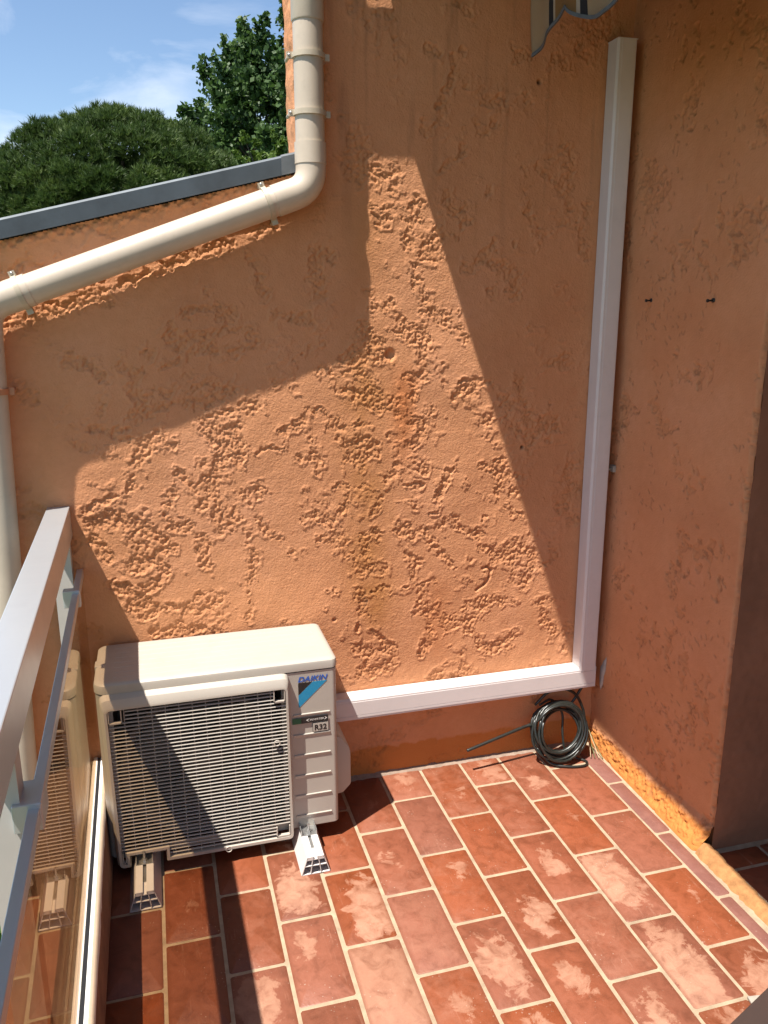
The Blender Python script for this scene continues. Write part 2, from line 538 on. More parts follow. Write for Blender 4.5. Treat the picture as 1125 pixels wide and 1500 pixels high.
def build_back_wall():
    st = 0.0030
    xs = np.arange(WX0, 0.03 + st, st)
    zs = np.arange(-0.06, 2.60, st)
    X, Z = np.meshgrid(xs, zs, indexing='ij')
    # smooth trowelled plateaus cut by rough, gouged-out patches
    wx = (fbm(X, Z, 22, 3, 5) - 0.5) * 0.040 + (fbm(X, Z, 70, 2, 8) - 0.5) * 0.014
    wz = (fbm(X, Z, 22, 3, 15) - 0.5) * 0.040 + (fbm(X, Z, 70, 2, 18) - 0.5) * 0.014
    sd = np.full(X.shape, 0.2)
    for w, pts in STROKES:
        px = np.array([q[0] for q in pts])
        pz = np.array([q[1] for q in pts])
        i0, i1 = np.searchsorted(xs, px.min() - w - 0.08), np.searchsorted(xs, px.max() + w + 0.08)
        j0, j1 = np.searchsorted(zs, pz.min() - w - 0.08), np.searchsorted(zs, pz.max() + w + 0.08)
        sx, sz = (X + wx)[i0:i1, j0:j1], (Z + wz)[i0:i1, j0:j1]
        d = np.full(sx.shape, 9.0)
        for k in range(len(pts) - 1):
            ax, az, bx, bz = px[k], pz[k], px[k + 1], pz[k + 1]
            L = (bx - ax) ** 2 + (bz - az) ** 2 + 1e-9
            t = np.clip(((sx - ax) * (bx - ax) + (sz - az) * (bz - az)) / L, 0, 1)
            d = np.minimum(d, np.hypot(sx - ax - t * (bx - ax), sz - az - t * (bz - az)))
        sd[i0:i1, j0:j1] = np.minimum(sd[i0:i1, j0:j1], d - w)
    # islands of smooth plaster left inside the big patches, and stray pits outside
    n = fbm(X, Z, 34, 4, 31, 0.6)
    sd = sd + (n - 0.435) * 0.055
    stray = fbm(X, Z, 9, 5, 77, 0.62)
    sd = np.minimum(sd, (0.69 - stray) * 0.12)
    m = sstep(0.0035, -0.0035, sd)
    deep = sstep(0.0, -0.03, sd)
    gran = lumps(X + wx * 0.25, Z + wz * 0.25, 0.0125, 3) * 0.0042 + lumps(X, Z + wx * 0.2, 0.0078, 4) * 0.0032
    gran = gran + (fbm(X, Z, 180, 2, 41) - 0.5) * 0.0030
    plateau = (fbm(X, Z, 5, 2, 51) - 0.5) * 0.0070 + (fbm(X, Z, 22, 2, 54) - 0.5) * 0.0014 + (fbm(X, Z, 115, 2, 57) - 0.5) * 0.0007
    # long trowel drags on the plateaus
    plateau = plateau + (fbm(X * 0.5 + Z, Z * 0.5 - X * 2.2, 30, 3, 61) - 0.5) * 0.0008
    lip = np.exp(-((sd - 0.006) / 0.005) ** 2) * 0.0020 * (fbm(X, Z, 40, 2, 66) > 0.45)
    h = plateau * (1 - 0.5 * m) + lip * (1 - m) + m * (-0.0046 - 0.0016 * deep + gran)
    # curved groove scratched in the lower right, a few hairline cracks
    def groove(pts, w, dep):
        nonlocal h
        for k in range(len(pts) - 1):
            (ax, az), (bx, bz) = pts[k], pts[k + 1]
            L = (bx - ax) ** 2 + (bz - az) ** 2
            t = np.clip(((X - ax) * (bx - ax) + (Z - az) * (bz - az)) / L, 0, 1)
            d = np.hypot(X + wx * 0.12 - ax - t * (bx - ax), Z + wz * 0.12 - az - t * (bz - az))
            h = np.minimum(h, h * 0 + plateau - dep * np.exp(-(d / w) ** 2) * 1.0) if False else h - dep * np.exp(-(d / w) ** 2)
    groove([(-0.456, 0.729), (-0.438, 0.733), (-0.427, 0.722), (-0.431, 0.695), (-0.449, 0.672), (-0.478, 0.652)], 0.0042, 0.009)
    groove([(-0.30, 1.140), (-0.24, 1.143), (-0.16, 1.150)], 0.0018, 0.003)
    groove([(-0.70, 1.10), (-0.62, 1.085), (-0.55, 1.07)], 0.0016, 0.002)
    for (hx, hz, hr, dep) in ((-0.317, 2.258, 0.007, 0.012), (-0.326, 1.144, 0.006, 0.012), (-0.786, 1.457, 0.016, 0.013), (-0.98, 0.60, 0.006, 0.008)):
        h = h - dep * np.exp(-(np.hypot(X - hx, Z - hz) / hr) ** 4)
    # rough bead of mortar under the coping
    zc = coping_z(X)
    bead = np.exp(-((Z - zc + 0.012) / 0.02) ** 2) * (X < TALLX)
    h = h + bead * (fbm(X, Z, 60, 3, 91) - 0.35) * 0.02
    h = np.where(Z < 0.004, h * 0.3, h)
    keep = (X >= TALLX + (fbm(X * 0, Z, 30, 2, 95) - 0.5) * 0.006) | (Z < zc)
    # attributes
    blot = fbm(X, Z, 12, 4, 101)
    ochre = np.exp(-((X + 0.865) / 0.085) ** 2) * sstep(1.60, 1.42, Z) * sstep(0.45, 0.75, Z) * (0.45 + 0.55 * sstep(0.25, 0.7, blot)) * 0.50
    ochre += np.exp(-((X + 0.83) / 0.05) ** 2 - ((Z - 0.66) / 0.12) ** 2) * 0.35
    ochre += np.exp(-((X + 0.87) / 0.06) ** 2 - ((Z - 1.80) / 0.16) ** 2) * 0.3
    rust = np.exp(-((X + 0.742) / 0.040) ** 2) * sstep(1.46, 1.36, Z) * sstep(1.02, 1.25, Z) * (0.45 + blot * 0.35)
    rust += np.exp(-((X + 0.62) / 0.05) ** 2) * sstep(0.75, 0.65, Z) * 0.35 * sstep(0.36, 0.5, Z)
    band = sstep(0.112, 0.100, Z + (fbm(X, Z, 30, 3, 111) - 0.5) * 0.022) * 0.92
    streak = fbm(X, Z * 0.06, 26, 4, 121, 0.6)
    dirt_dark = sstep(0.55, 0.85, streak) * sstep(1.6, 2.3, Z) * 0.35 + m * sstep(0.62, 0.8, fbm(X, Z, 60, 3, 131)) * 0.25
    dirt_dark += np.exp(-((X + 0.86) / 0.018) ** 2 - ((Z - 0.655) / 0.05) ** 2) * m * 0.8
    dirt_dark += sstep(0.012, 0.0, Z) * 0.5
    for (hx, hz, hr) in ((-0.317, 2.258, 0.006), (-0.326, 1.144, 0.005)):  # dark centres painted in the drilled holes
        dirt_dark = np.maximum(dirt_dark, np.exp(-(np.hypot(X - hx, Z - hz) / hr) ** 4) * 0.95)
    V = np.stack([X, -h, Z], -1).reshape(-1, 3)
    nx, nz = X.shape
    idx = np.arange(nx * nz).reshape(nx, nz)
    F = np.stack([idx[:-1, :-1], idx[1:, :-1], idx[1:, 1:], idx[:-1, 1:]], -1)
    ok = keep[:-1, :-1] & keep[1:, :-1] & keep[1:, 1:] & keep[:-1, 1:]
    F = F[ok]
    used = np.zeros(nx * nz, bool)
    used[F.ravel()] = True
    remap = np.cumsum(used) - 1
    me = mesh_np('back_wall', V[used], remap[F])
    for nme, arr in (('rough', m), ('ochre', ochre), ('rust', rust), ('band', band), ('dirt_dark', dirt_dark)):
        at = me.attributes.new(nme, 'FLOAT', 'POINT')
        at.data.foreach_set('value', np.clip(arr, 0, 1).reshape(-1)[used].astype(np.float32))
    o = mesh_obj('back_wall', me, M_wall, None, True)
    tag(o, 'orange roughcast wall with drainpipe and sloping zinc top behind the air conditioner', 'wall', None, 'thing')
    # masonry behind the render: low part under the coping, tall part to the right
    bm = bmesh.new()
    add_prism(bm, [(WX0, -4.0), (TALLX - 0.001, -4.0), (TALLX - 0.001, coping_z(TALLX) - 0.002), (WX0, coping_z(WX0) - 0.002)], 0.018, WTH)
    obj('masonry', bm, M_wall, o)
    bm = bmesh.new()
    add_prism(bm, [(TALLX + 0.002, -4.0), (1.6, -4.0), (1.6, 3.0), (TALLX + 0.002, 3.0)], 0.0205, WTH)
    obj('masonry', bm, M_wall, o)
    # the return of the tall part, rendered too
    sy = np.arange(-0.004, WTH + 0.004, 0.006)
    sz = np.arange(1.9, 3.0, 0.006)
    A, B = np.meshgrid(sy, sz, indexing='ij')
    hh = (fbm(A, B, 18, 4, 201) - 0.5) * 0.014
    V = np.stack([TALLX - 0.004 - hh, A, B], -1).reshape(-1, 3)
    ids = np.arange(A.size).reshape(A.shape)
    F = np.stack([ids[:-1, :-1], ids[:-1, 1:], ids[1:, 1:], ids[1:, :-1]], -1).reshape(-1, 4)
    mesh_obj('render_return', mesh_np('render_return', V, F), M_wall, o, True)
    return o

back_wall = build_back_wall()

# right wall: leans a little off square, orange cove at its foot, ends at a doorway return
RW_END = -0.668
def rwx(y):
    return -0.004 + 0.050 * (-y)
def cove_out(y):
    return 0.004 + 0.079 * (-y)

def build_right_wall():
    st = 0.0031
    ys = np.arange(RW_END, 0.02, st)
    zs = np.arange(-0.02, 2.80, st)
    Yg, Z = np.meshgrid(ys, zs, indexing='ij')
    u = Yg + 5.0
    wx = (fbm(u, Z, 24, 3, 305) - 0.5) * 0.04
    patch = fbm(u, Z * 0.8, 7, 4, 311, 0.55)
    fine = fbm(u + wx, Z * 0.75, 46, 3, 321, 0.6)
    sd = (0.70 - fine) * 0.06 + (0.56 - patch) * 0.09
    m = sstep(0.002, -0.004, sd)
    gran = lumps(u, Z, 0.014, 331) * 0.0032 + (fbm(u, Z, 150, 2, 341) - 0.5) * 0.002
    plateau = (fbm(u, Z, 5, 3, 351) - 0.5) * 0.008 + (fbm(u, Z, 30, 2, 354) - 0.5) * 0.0008
    h = plateau + m * (-0.0045 + gran)
    # short scratches
    sr = np.random.default_rng(9)
    scr = np.zeros_like(h)
    clus = [(sr.uniform(RW_END, 0), sr.uniform(0.2, 2.6)) for _ in range(46)]
    for k in range(430):
        cy, cz = clus[k % 46][0] + sr.normal(0, 0.035), clus[k % 46][1] + sr.normal(0, 0.05)
        a = sr.normal(1.1, 0.5)
        L = sr.uniform(0.003, 0.016)
        by, bz = cy + L * math.cos(a), cz + L * math.sin(a)
        i0, i1 = np.searchsorted(ys, min(cy, by) - 0.01), np.searchsorted(ys, max(cy, by) + 0.01)
        j0, j1 = np.searchsorted(zs, min(cz, bz) - 0.01), np.searchsorted(zs, max(cz, bz) + 0.01)
        sy, sz = Yg[i0:i1, j0:j1] + wx[i0:i1, j0:j1] * 0.1, Z[i0:i1, j0:j1]
        t = np.clip(((sy - cy) * (by - cy) + (sz - cz) * (bz - cz)) / (L * L), 0, 1)
        d = np.hypot(sy - cy - t * (by - cy), sz - cz - t * (bz - cz))
        scr[i0:i1, j0:j1] = np.maximum(scr[i0:i1, j0:j1], np.exp(-(d / 0.0021) ** 2))
    h = h - scr * 0.0036
    # cove at the foot
    zt = 0.088 + (fbm(u, Z * 0, 12, 3, 371) - 0.5) * 0.03
    c = np.clip(1 - Z / zt, 0, 1)
    co = cove_out(Yg) * c ** 0.85
    rough_c = ((fbm(u, Z, 48, 4, 381, 0.65) - 0.5) * 0.020 + (lumps(u, Z, 0.011, 391) - 0.4) * 0.0035) * sstep(0.0, 0.25, c) * sstep(1.0, 0.75, c)
    h = h + co + rough_c
    # worn arris at the doorway end
    e = sstep(0.016, 0.0, Yg - RW_END)
    h = h - e ** 2 * 0.010 - e * (fbm(u, Z, 60, 3, 395) > 0.55) * 0.004
    X = rwx(Yg) - h
    V = np.stack([X, Yg, Z], -1).reshape(-1, 3)
    ids = np.arange(X.size).reshape(X.shape)
    F = np.stack([ids[:-1, :-1], ids[:-1, 1:], ids[1:, 1:], ids[1:, :-1]], -1).reshape(-1, 4)
    me = mesh_np('right_wall', V, F)
    band = sstep(0.10, 0.35, c)
    dirt_dark = m * 0.05 + scr * 0.28 + sstep(0.60, 0.75, fbm(u, Z, 70, 3, 399)) * m * 0.35
    rust = (fbm(u, Z, 4, 4, 401) - 0.45) * 0.5
    for nme, arr in (('rough', m), ('ochre', X * 0), ('rust', rust), ('band', band), ('dirt_dark', dirt_dark)):
        at = me.attributes.new(nme, 'FLOAT', 'POINT')
        at.data.foreach_set('value', np.clip(arr, 0, 1).reshape(-1).astype(np.float32))
    o = mesh_obj('right_wall', me, M_wall2, None, True)
    tag(o, 'orange plastered wall on the right ending at a shaded doorway corner', 'wall', None, 'thing')
    bm = bmesh.new()
    add_prism(bm, [(rwx(RW_END) + 0.026, RW_END + 0.002), (1.6, RW_END + 0.002), (1.6, -0.002), (0.026, -0.002)], -0.02, 2.80, 'z')
    obj('masonry', bm, M_wall2, o)
    # return face beside the doorway
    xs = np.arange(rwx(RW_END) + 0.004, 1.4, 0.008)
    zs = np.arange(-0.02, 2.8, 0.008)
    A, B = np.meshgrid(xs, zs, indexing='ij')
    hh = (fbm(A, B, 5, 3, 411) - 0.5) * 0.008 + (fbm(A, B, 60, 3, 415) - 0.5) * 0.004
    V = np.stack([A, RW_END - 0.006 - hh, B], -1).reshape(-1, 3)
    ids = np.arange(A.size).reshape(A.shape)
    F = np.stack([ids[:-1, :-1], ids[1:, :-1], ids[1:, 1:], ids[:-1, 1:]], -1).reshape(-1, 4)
    mesh_obj('return_face', mesh_np('return_face', V, F), M_reveal_shade, o, True)
    # knocked-off patch filled with bare cement
    yy, zz = -0.066, 0.312
    px = rwx(yy) - 0.0055
    out = []
    for k in range(22):
        a = 2 * math.pi * k / 22
        rr = 1 + 0.18 * math.sin(3 * a + 1) + 0.1 * math.sin(7 * a)
        out.append((yy + 0.014 * rr * math.cos(a) - 0.010 * math.sin(a), zz + 0.062 * rr * math.sin(a)))
    bm = bmesh.new()
    c0 = bm.verts.new((px - 0.0015, yy, zz))
    ring = [bm.verts.new((px + 0.004, a, b)) for a, b in out]
    mid = [bm.verts.new((px - 0.001, yy + (a - yy) * 0.8, zz + (b - zz) * 0.8)) for a, b in out]
    for k in range(22):
        j = (k + 1) % 22
        bm.faces.new((ring[k], ring[j], mid[j], mid[k]))
        bm.faces.new((mid[k], mid[j], c0))
    obj('cement_patch', bm, M_cement, o, True)
    return o

right_wall = build_right_wall()

# ------------------------------------------------------------------ floor: grout bed and terracotta tiles
M_grout = paint('grout', (0.38, 0.285, 0.19), 0.9, 0.14, 26, grime=0.35, bmp=0.5)

def tile_mat(name, base, dull=0.0):
    m, nt, nd, lk, b = new_mat(name)
    tc = texco(nt)
    oi = nd.new('ShaderNodeObjectInfo')
    sep = nd.new('ShaderNodeSeparateColor')
    lk.new(oi.outputs['Color'], sep.inputs['Color'])
    amt, seed, veil = mth(nt, 'MULTIPLY', sep.outputs['Red'], 0.88), sep.outputs['Green'], sep.outputs['Blue']
    off = nd.new('ShaderNodeCombineXYZ')
    lk.new(mth(nt, 'MULTIPLY', seed, 37.0), off.inputs['X'])
    lk.new(mth(nt, 'MULTIPLY', seed, 91.0), off.inputs['Y'])
    lk.new(mth(nt, 'MULTIPLY', oi.outputs['Random'], 13.0), off.inputs['Z'])
    va = nd.new('ShaderNodeVectorMath')
    va.operation = 'ADD'
    lk.new(tc, va.inputs[0])
    lk.new(off.outputs['Vector'], va.inputs[1])
    P = va.outputs['Vector']
    n_big = noise(nt, P, 9, 5, 0.6, 0.4)
    n_mid = noise(nt, P, 26, 6, 0.62, 0.6)
    n_fine = noise(nt, P, 190, 4, 0.7)
    n_pat = noise(nt, P, 19, 10, 0.64, 0.45)
    d1 = tuple(c * 0.74 for c in base)
    d2 = tuple(min(1, c * 1.14) for c in base)
    col = ramp(nt, n_mid, [(0.3, d1), (0.5, base), (0.72, d2)])
    # each tile fired a little lighter or darker
    hsv = nd.new('ShaderNodeHueSaturation')
    lk.new(col, hsv.inputs['Color'])
    lk.new(mth(nt, 'MULTIPLY_ADD', oi.outputs['Random'], 0.24, 0.88), hsv.inputs['Value'])
    lk.new(mth(nt, 'MULTIPLY_ADD', seed, 0.16, 0.90), hsv.inputs['Saturation'])
    col = hsv.outputs['Color']
    col = mix(nt, mth(nt, 'MULTIPLY', ramp(nt, n_fine, [(0.55, 0.0), (0.78, 1.0)]), 0.28), col, (0.244, 0.096, 0.063))
    # worn wax bloom: pale blob near the tile's middle, irregular edge
    sx = nd.new('ShaderNodeSeparateXYZ')
    lk.new(tc, sx.inputs['Vector'])
    cx = mth(nt, 'MULTIPLY_ADD', seed, 0.05, -0.025)
    cy = mth(nt, 'MULTIPLY_ADD', oi.outputs['Random'], 0.10, -0.05)
    ddx = mth(nt, 'DIVIDE', mth(nt, 'SUBTRACT', sx.outputs['X'], cx), 0.070)
    ddy = mth(nt, 'DIVIDE', mth(nt, 'SUBTRACT', sx.outputs['Y'], cy), 0.135)
    dist = mth(nt, 'SQRT', mth(nt, 'ADD', mth(nt, 'MULTIPLY', ddx, ddx), mth(nt, 'MULTIPLY', ddy, ddy)))
    f = mth(nt, 'SUBTRACT', mth(nt, 'MULTIPLY', amt, 1.55), dist)
    f = mth(nt, 'ADD', f, mth(nt, 'MULTIPLY', mth(nt, 'SUBTRACT', n_pat, 0.5), 2.3))
    f = ramp(nt, f, [(0.0, 0.0), (0.035, 0.34), (0.10, 0.58), (0.17, 0.80), (0.6, 0.97)])
    f = mth(nt, 'MULTIPLY', f, ramp(nt, amt, [(0.03, 0.0), (0.12, 1.0)]))
    f = mth(nt, 'MULTIPLY', f, ramp(nt, n_mid, [(0.28, 0.30), (0.58, 0.95)]))
    pale = mix(nt, n_big, (0.340, 0.167, 0.104), (0.429, 0.233, 0.152))
    col = mix(nt, f, col, pale)
    # overall dusty veil
    v = mth(nt, 'ADD', mth(nt, 'MULTIPLY', mth(nt, 'SUBTRACT', veil, 0.5), 0.9), mth(nt, 'MULTIPLY_ADD', n_pat, 1.6, -0.3))
    v = mth(nt, 'MULTIPLY', ramp(nt, v, [(0.40, 0.0), (0.95, 1.0)]), ramp(nt, n_mid, [(0.25, 0.35), (0.65, 0.85)]))
    col = mix(nt, mth(nt, 'MULTIPLY', v, 0.75), col, (0.285, 0.118, 0.070))
    # dry streaks and scuffs dragged across the tile
    mp = nd.new('ShaderNodeMapping')
    mp.inputs['Scale'].default_value = (120.0, 9.0, 9.0)
    mp.inputs['Rotation'].default_value = (0, 0, 0.5)
    lk.new(P, mp.inputs['Vector'])
    stk = noise(nt, mp.outputs['Vector'], 1.0, 5, 0.6, 0.3)
    stk = mth(nt, 'MULTIPLY', ramp(nt, stk, [(0.60, 0.0), (0.72, 1.0)]), ramp(nt, n_big, [(0.42, 0.0), (0.62, 0.42)]))
    col = mix(nt, stk, col, (0.40, 0.20, 0.135))
    # unworn darker rim
    ex_ = mth(nt, 'MAXIMUM', mth(nt, 'DIVIDE', mth(nt, 'ABSOLUTE', sx.outputs['X']), 0.0698), mth(nt, 'SUBTRACT', mth(nt, 'ABSOLUTE', sx.outputs['Y']), -0.0000), 0.0) if False else mth(nt, 'DIVIDE', mth(nt, 'ABSOLUTE', sx.outputs['X']), 0.0698)
    rim = mth(nt, 'MULTIPLY', ramp(nt, mth(nt, 'ADD', ex_, mth(nt, 'MULTIPLY', mth(nt, 'SUBTRACT', n_mid, 0.5), 0.25)), [(0.86, 0.0), (0.98, 1.0)]), 0.45)
    col = mix(nt, rim, col, tuple(c * 0.7 for c in base))
    # specks of mortar
    vo = nd.new('ShaderNodeTexVoronoi')
    vo.inputs['Scale'].default_value = 85
    lk.new(P, vo.inputs['Vector'])
    spk = mth(nt, 'MULTIPLY', mth(nt, 'LESS_THAN', vo.outputs['Distance'], mth(nt, 'MULTIPLY_ADD', n_big, 0.75, -0.32)), 0.55)
    col = mix(nt, spk, col, (0.385, 0.266, 0.207))
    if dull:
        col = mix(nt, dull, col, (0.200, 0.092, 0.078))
    lk.new(col, b.inputs['Base Color'])
    rr = mth(nt, 'ADD', mth(nt, 'MULTIPLY', mth(nt, 'MAXIMUM', f, v), 0.30), ramp(nt, n_mid, [(0.3, 0.36), (0.7, 0.56)]))
    lk.new(rr, b.inputs['Roughness'])
    b.inputs['Specular IOR Level'].default_value = 0.42
    hgt = mth(nt, 'ADD', mth(nt, 'MULTIPLY', n_big, 1.4), mth(nt, 'MULTIPLY', n_fine, 0.14))
    bump(nt, hgt, 0.35, 0.006, b)
    return m

TERRA = (0.212, 0.062, 0.029)
M_tile = tile_mat('terracotta', TERRA)
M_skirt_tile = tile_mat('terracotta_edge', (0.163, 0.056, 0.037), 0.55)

floor_me_bm = bmesh.new()
add_prism(floor_me_bm, [(-1.722, -4.2), (1.6, -4.2), (1.6, -0.66), (0.03, -0.66), (0.03, 0.012), (-1.722, 0.012)], -0.18, -0.0022, 'z')
floor = obj('floor', floor_me_bm, M_grout)
floor['kind'] = 'structure'

TILE_MESH = {}
def tile_mesh(w, l, mat):
    key = (round(w, 4), round(l, 4), mat.name)
    if key in TILE_MESH:
        return TILE_MESH[key]
    bm = bmesh.new()
    c = 0.0045
    def ring(ins, z):
        a, b, k = w / 2 - ins, l / 2 - ins, c
        return [bm.verts.new((x, y, z)) for x, y in ((a, -b + k), (a, b - k), (a - k, b), (-a + k, b), (-a, b - k), (-a, -b + k), (-a + k, -b), (a - k, -b))]
    r0, r1, r2_ = ring(0, -0.012), ring(0.0004, -0.0020), ring(0.0032, 0.0)
    ctr = bm.verts.new((0, 0, 0.0006))
    for k in range(8):
        j = (k + 1) % 8
        bm.faces.new((r0[k], r0[j], r1[j], r1[k]))
        bm.faces.new((r1[k], r1[j], r2_[j], r2_[k]))
        bm.faces.new((r2_[k], r2_[j], ctr))
    me = bpy.data.meshes.new('tile')
    bm.to_mesh(me)
    bm.free()
    me.materials.append(mat)
    me.polygons.foreach_set('use_smooth', [True] * len(me.polygons))
    me.set_sharp_from_angle(angle=R(28))
    TILE_MESH[key] = me
    return me

def lay_tile(x0, x1, y0, y1, amt, veil, mat=None):
    w, l = x1 - x0, y1 - y0
    if w < 0.012 or l < 0.012:
        return
    o = bpy.data.objects.new('tile', tile_mesh(w, l, mat or M_tile))
    C.objects.link(o)
    o.parent = floor
    o.location = ((x0 + x1) / 2, (y0 + y1) / 2, rng.uniform(-0.0009, 0.0007))
    o.rotation_euler = (rng.gauss(0, 0.0022), rng.gauss(0, 0.0035), rng.gauss(0, 0.0025))
    o.color = (amt, rng.random(), veil, 1)

G = 0.0088                      # joint width
PX, PY = 0.149, 0.289           # tile pitch
first = [-0.135, -0.295, -0.1645, -0.3085, -0.171, -0.308, -0.171, -0.325, -0.178, -0.323, -0.179]
# worn (blob, veil) amounts seen on particular tiles, (row, n)
WORN = {(0, 0): (0.1, 0.95), (0, 1): (0.0, 0.15), (0, 2): (0.0, 0.10), (0, 3): (0.12, 0.05), (0, 4): (0.72, 0.3), (0, 5): (0.6, 0.4),
        (1, 0): (0.3, 0.55), (1, 1): (0.1, 0.30), (1, 2): (0.72, 0.25), (1, 3): (0.80, 0.45), (1, 4): (0.85, 0.5),
        (2, 0): (0.45, 0.80), (2, 1): (0.1, 0.5), (2, 2): (0.36, 0.2), (2, 3): (0.12, 0.58), (2, 4): (0.4, 0.4),
        (3, 0): (0.2, 0.62), (3, 1): (0.05, 0.3), (3, 2): (0.42, 0.2), (3, 3): (0.34, 0.25), (3, 4): (0.3, 0.4),
        (4, 0): (0.3, 0.72), (4, 1): (0.0, 0.35), (4, 2): (0.16, 0.45), (4, 3): (0.58, 0.22), (4, 4): (0.45, 0.35),
        (5, 0): (0.1, 0.55), (5, 1): (0.22, 0.42), (5, 2): (0.05, 0.66), (5, 3): (0.25, 0.6), (5, 4): (0.3, 0.3),
        (6, 1): (0.1, 0.3), (6, 2): (0.66, 0.1), (6, 3): (1.25, 0.9), (6, 4): (0.4, 0.4),
        (7, 1): (0.60, 0.15), (7, 2): (0.26, 0.12), (7, 3): (0.2, 0.3),
        (8, 1): (0.0, 0.2), (8, 2): (0.0, 0.42), (8, 3): (0.62, 0.35), (9, 2): (0.05, 0.2), (9, 3): (0.35, 0.3), (10, 2): (0.0, 0.2), (10, 3): (0.1, 0.35)}
for i, f0 in enumerate(first):
    xr = -0.086 - PX * i - G / 2 + 0.001
    xl = xr - PX + G
    if i == 10:
        xl = max(xl, -1.716)
    edges = [-0.004]
    y = f0
    while y > -3.4:
        edges.append(y)
        y -= PY
    for n in range(len(edges) - 1):
        a, v = WORN.get((i, n), (rng.choice([0, 0.1, 0.3, 0.5]), rng.uniform(0.1, 0.5)))
        lay_tile(xl, xr, edges[n + 1] + G / 2, edges[n] - G / 2, a, v)
# narrow cut strip beside the right wall
ed = [-0.02, -0.275, -0.561, -0.854, -1.143, -1.432, -1.72, -2.0]
for n in range(len(ed) - 1):
    xm = 0.060 * (-(ed[n] + ed[n + 1]) / 2)
    lay_tile(-0.083, -0.022 - 0.018 * n * 0.4, ed[n + 1] + G / 2, ed[n] - G / 2, 0.05, 0.6, M_skirt_tile)
# doorway floor to the right of the wall's end
for i in range(8):
    x0 = 0.034 + i * PX
    yy = [-0.690, -0.770 - (0.145 if i % 2 else 0)]
    while yy[-1] > -1.5:
        yy.append(yy[-1] - PY)
    yy.insert(1, -0.770) if False else None
    if i == 0:
        yy = [-0.690, -0.770, -0.924, -1.213, -1.502]
    for n in range(len(yy) - 1):
        lay_tile(x0 + G / 2, x0 + PX - G / 2, yy[n + 1] + G / 2, yy[n] - G / 2, 0.0, 0.2)

# crumbling ochre render strip that runs on from the wall's foot across the doorway
bm = bmesh.new()
st_n = 46
prev = None
for k in range(st_n + 1):
    y = RW_END - 0.004 - 0.55 * k / st_n
    j1, j2 = rng.gauss(0, 0.0025), rng.gauss(0, 0.0025)
    t = k / st_n
    hgt = 0.022 * (1 - t) ** 2 + 0.005 + abs(rng.gauss(0, 0.0022))
    xs_ = (-0.027 + j1, -0.018 + j1, 0.004 + j2, 0.024 + j2, 0.031 + j2)
    zs_ = (-0.004, 0.35 * hgt, hgt, hgt * 0.7, -0.004)
    cur = [bm.verts.new((a, y, b)) for a, b in zip(xs_, zs_)]
    if prev:
        for q in range(4):
            bm.faces.new((prev[q], prev[q + 1], cur[q + 1], cur[q]))
    prev = cur
M_ochre = paint('ochre_render', (0.370, 0.174, 0.063), 0.92, 0.16, 40, grime=0.5, bmp=0.6)
so = obj('mortar_fillet', bm, M_ochre, floor, True)

# grey cement line at the back wall's foot
bm = bmesh.new()
prev = None
for k in range(121):
    x = -1.70 + 1.66 * k / 120
    d = 0.016 + rng.gauss(0, 0.002)
    cur = [bm.verts.new((x, -d, -0.003)), bm.verts.new((x, -d * 0.55, 0.004 + rng.gauss(0, 0.0008))), bm.verts.new((x, 0.008, 0.013 + rng.gauss(0, 0.0012)))]
    if prev:
        for q in range(2):
            bm.faces.new((prev[q], prev[q + 1], cur[q + 1], cur[q]))
    prev = cur
obj('cement_fillet', bm, paint('cement_fillet', (0.296, 0.215, 0.163), 0.9, 0.15, 35, grime=0.4, bmp=0.4), back_wall, True)

# ------------------------------------------------------------------ zinc coping on the low wall
M_zinc = paint('zinc', (0.085, 0.10, 0.115), 0.5, 0.16, 7, metallic=0.35, grime=0.35, bmp=0.15)
M_zinc2 = paint('zinc_lap', (0.14, 0.15, 0.16), 0.5, 0.2, 14, metallic=0.35, grime=0.3)
def coping_piece(name, x0, x1, mat, lift):
    bm = bmesh.new()
    prof = [(-0.026 - lift, 0.0), (-0.026 - lift, 0.046 + lift), (-0.020, 0.052 + lift), (WTH + 0.03, 0.052 + lift), (WTH + 0.036, 0.0), (WTH + 0.03, 0.0), (WTH + 0.028, 0.045), (-0.018, 0.043), (-0.020, 0.0)]
    A = [bm.verts.new((x0, y, coping_z(x0) + z)) for y, z in prof]
    B = [bm.verts.new((x1, y, coping_z(x1) + z)) for y, z in prof]
    n = len(prof)
    for i in range(n):
        j = (i + 1) % n
        bm.faces.new((A[i], B[i], B[j], A[j]))
    bm.faces.new(A)
    bm.faces.new(B[::-1])
    return obj(name, bm, mat, back_wall)
coping_piece('coping', -2.02, -1.064, M_zinc, 0.0)
coping_piece('coping_lap', -1.112, -1.062, M_zinc2, 0.0025)

# ------------------------------------------------------------------ drainpipe
M_pvc = paint('cream_pvc', (0.533, 0.444, 0.348), 0.38, 0.06, 6, grime=0.18)
M_clip = paint('clip_plastic', (0.488, 0.414, 0.311), 0.42, 0.08, 20, grime=0.25)
M_clip_or = paint('painted_clip', (0.459, 0.207, 0.104), 0.6, 0.08, 20)
M_screw = paint('screw_steel', (0.45, 0.45, 0.46), 0.35, 0.1, 50, metallic=0.9)
PR, PYc = 0.0412, -0.0575
dp = thing('drainpipe', (-1.035, PYc, 1.9), 'cream plastic drainpipe zigzagging down the orange wall below the zinc coping', 'drainpipe')
SL = 0.363
PXc = -1.0345
def slope_pt(x):
    return Vector((x, PYc, 1.5890 + SL * (x + 1.965)))
LPX = -1.916
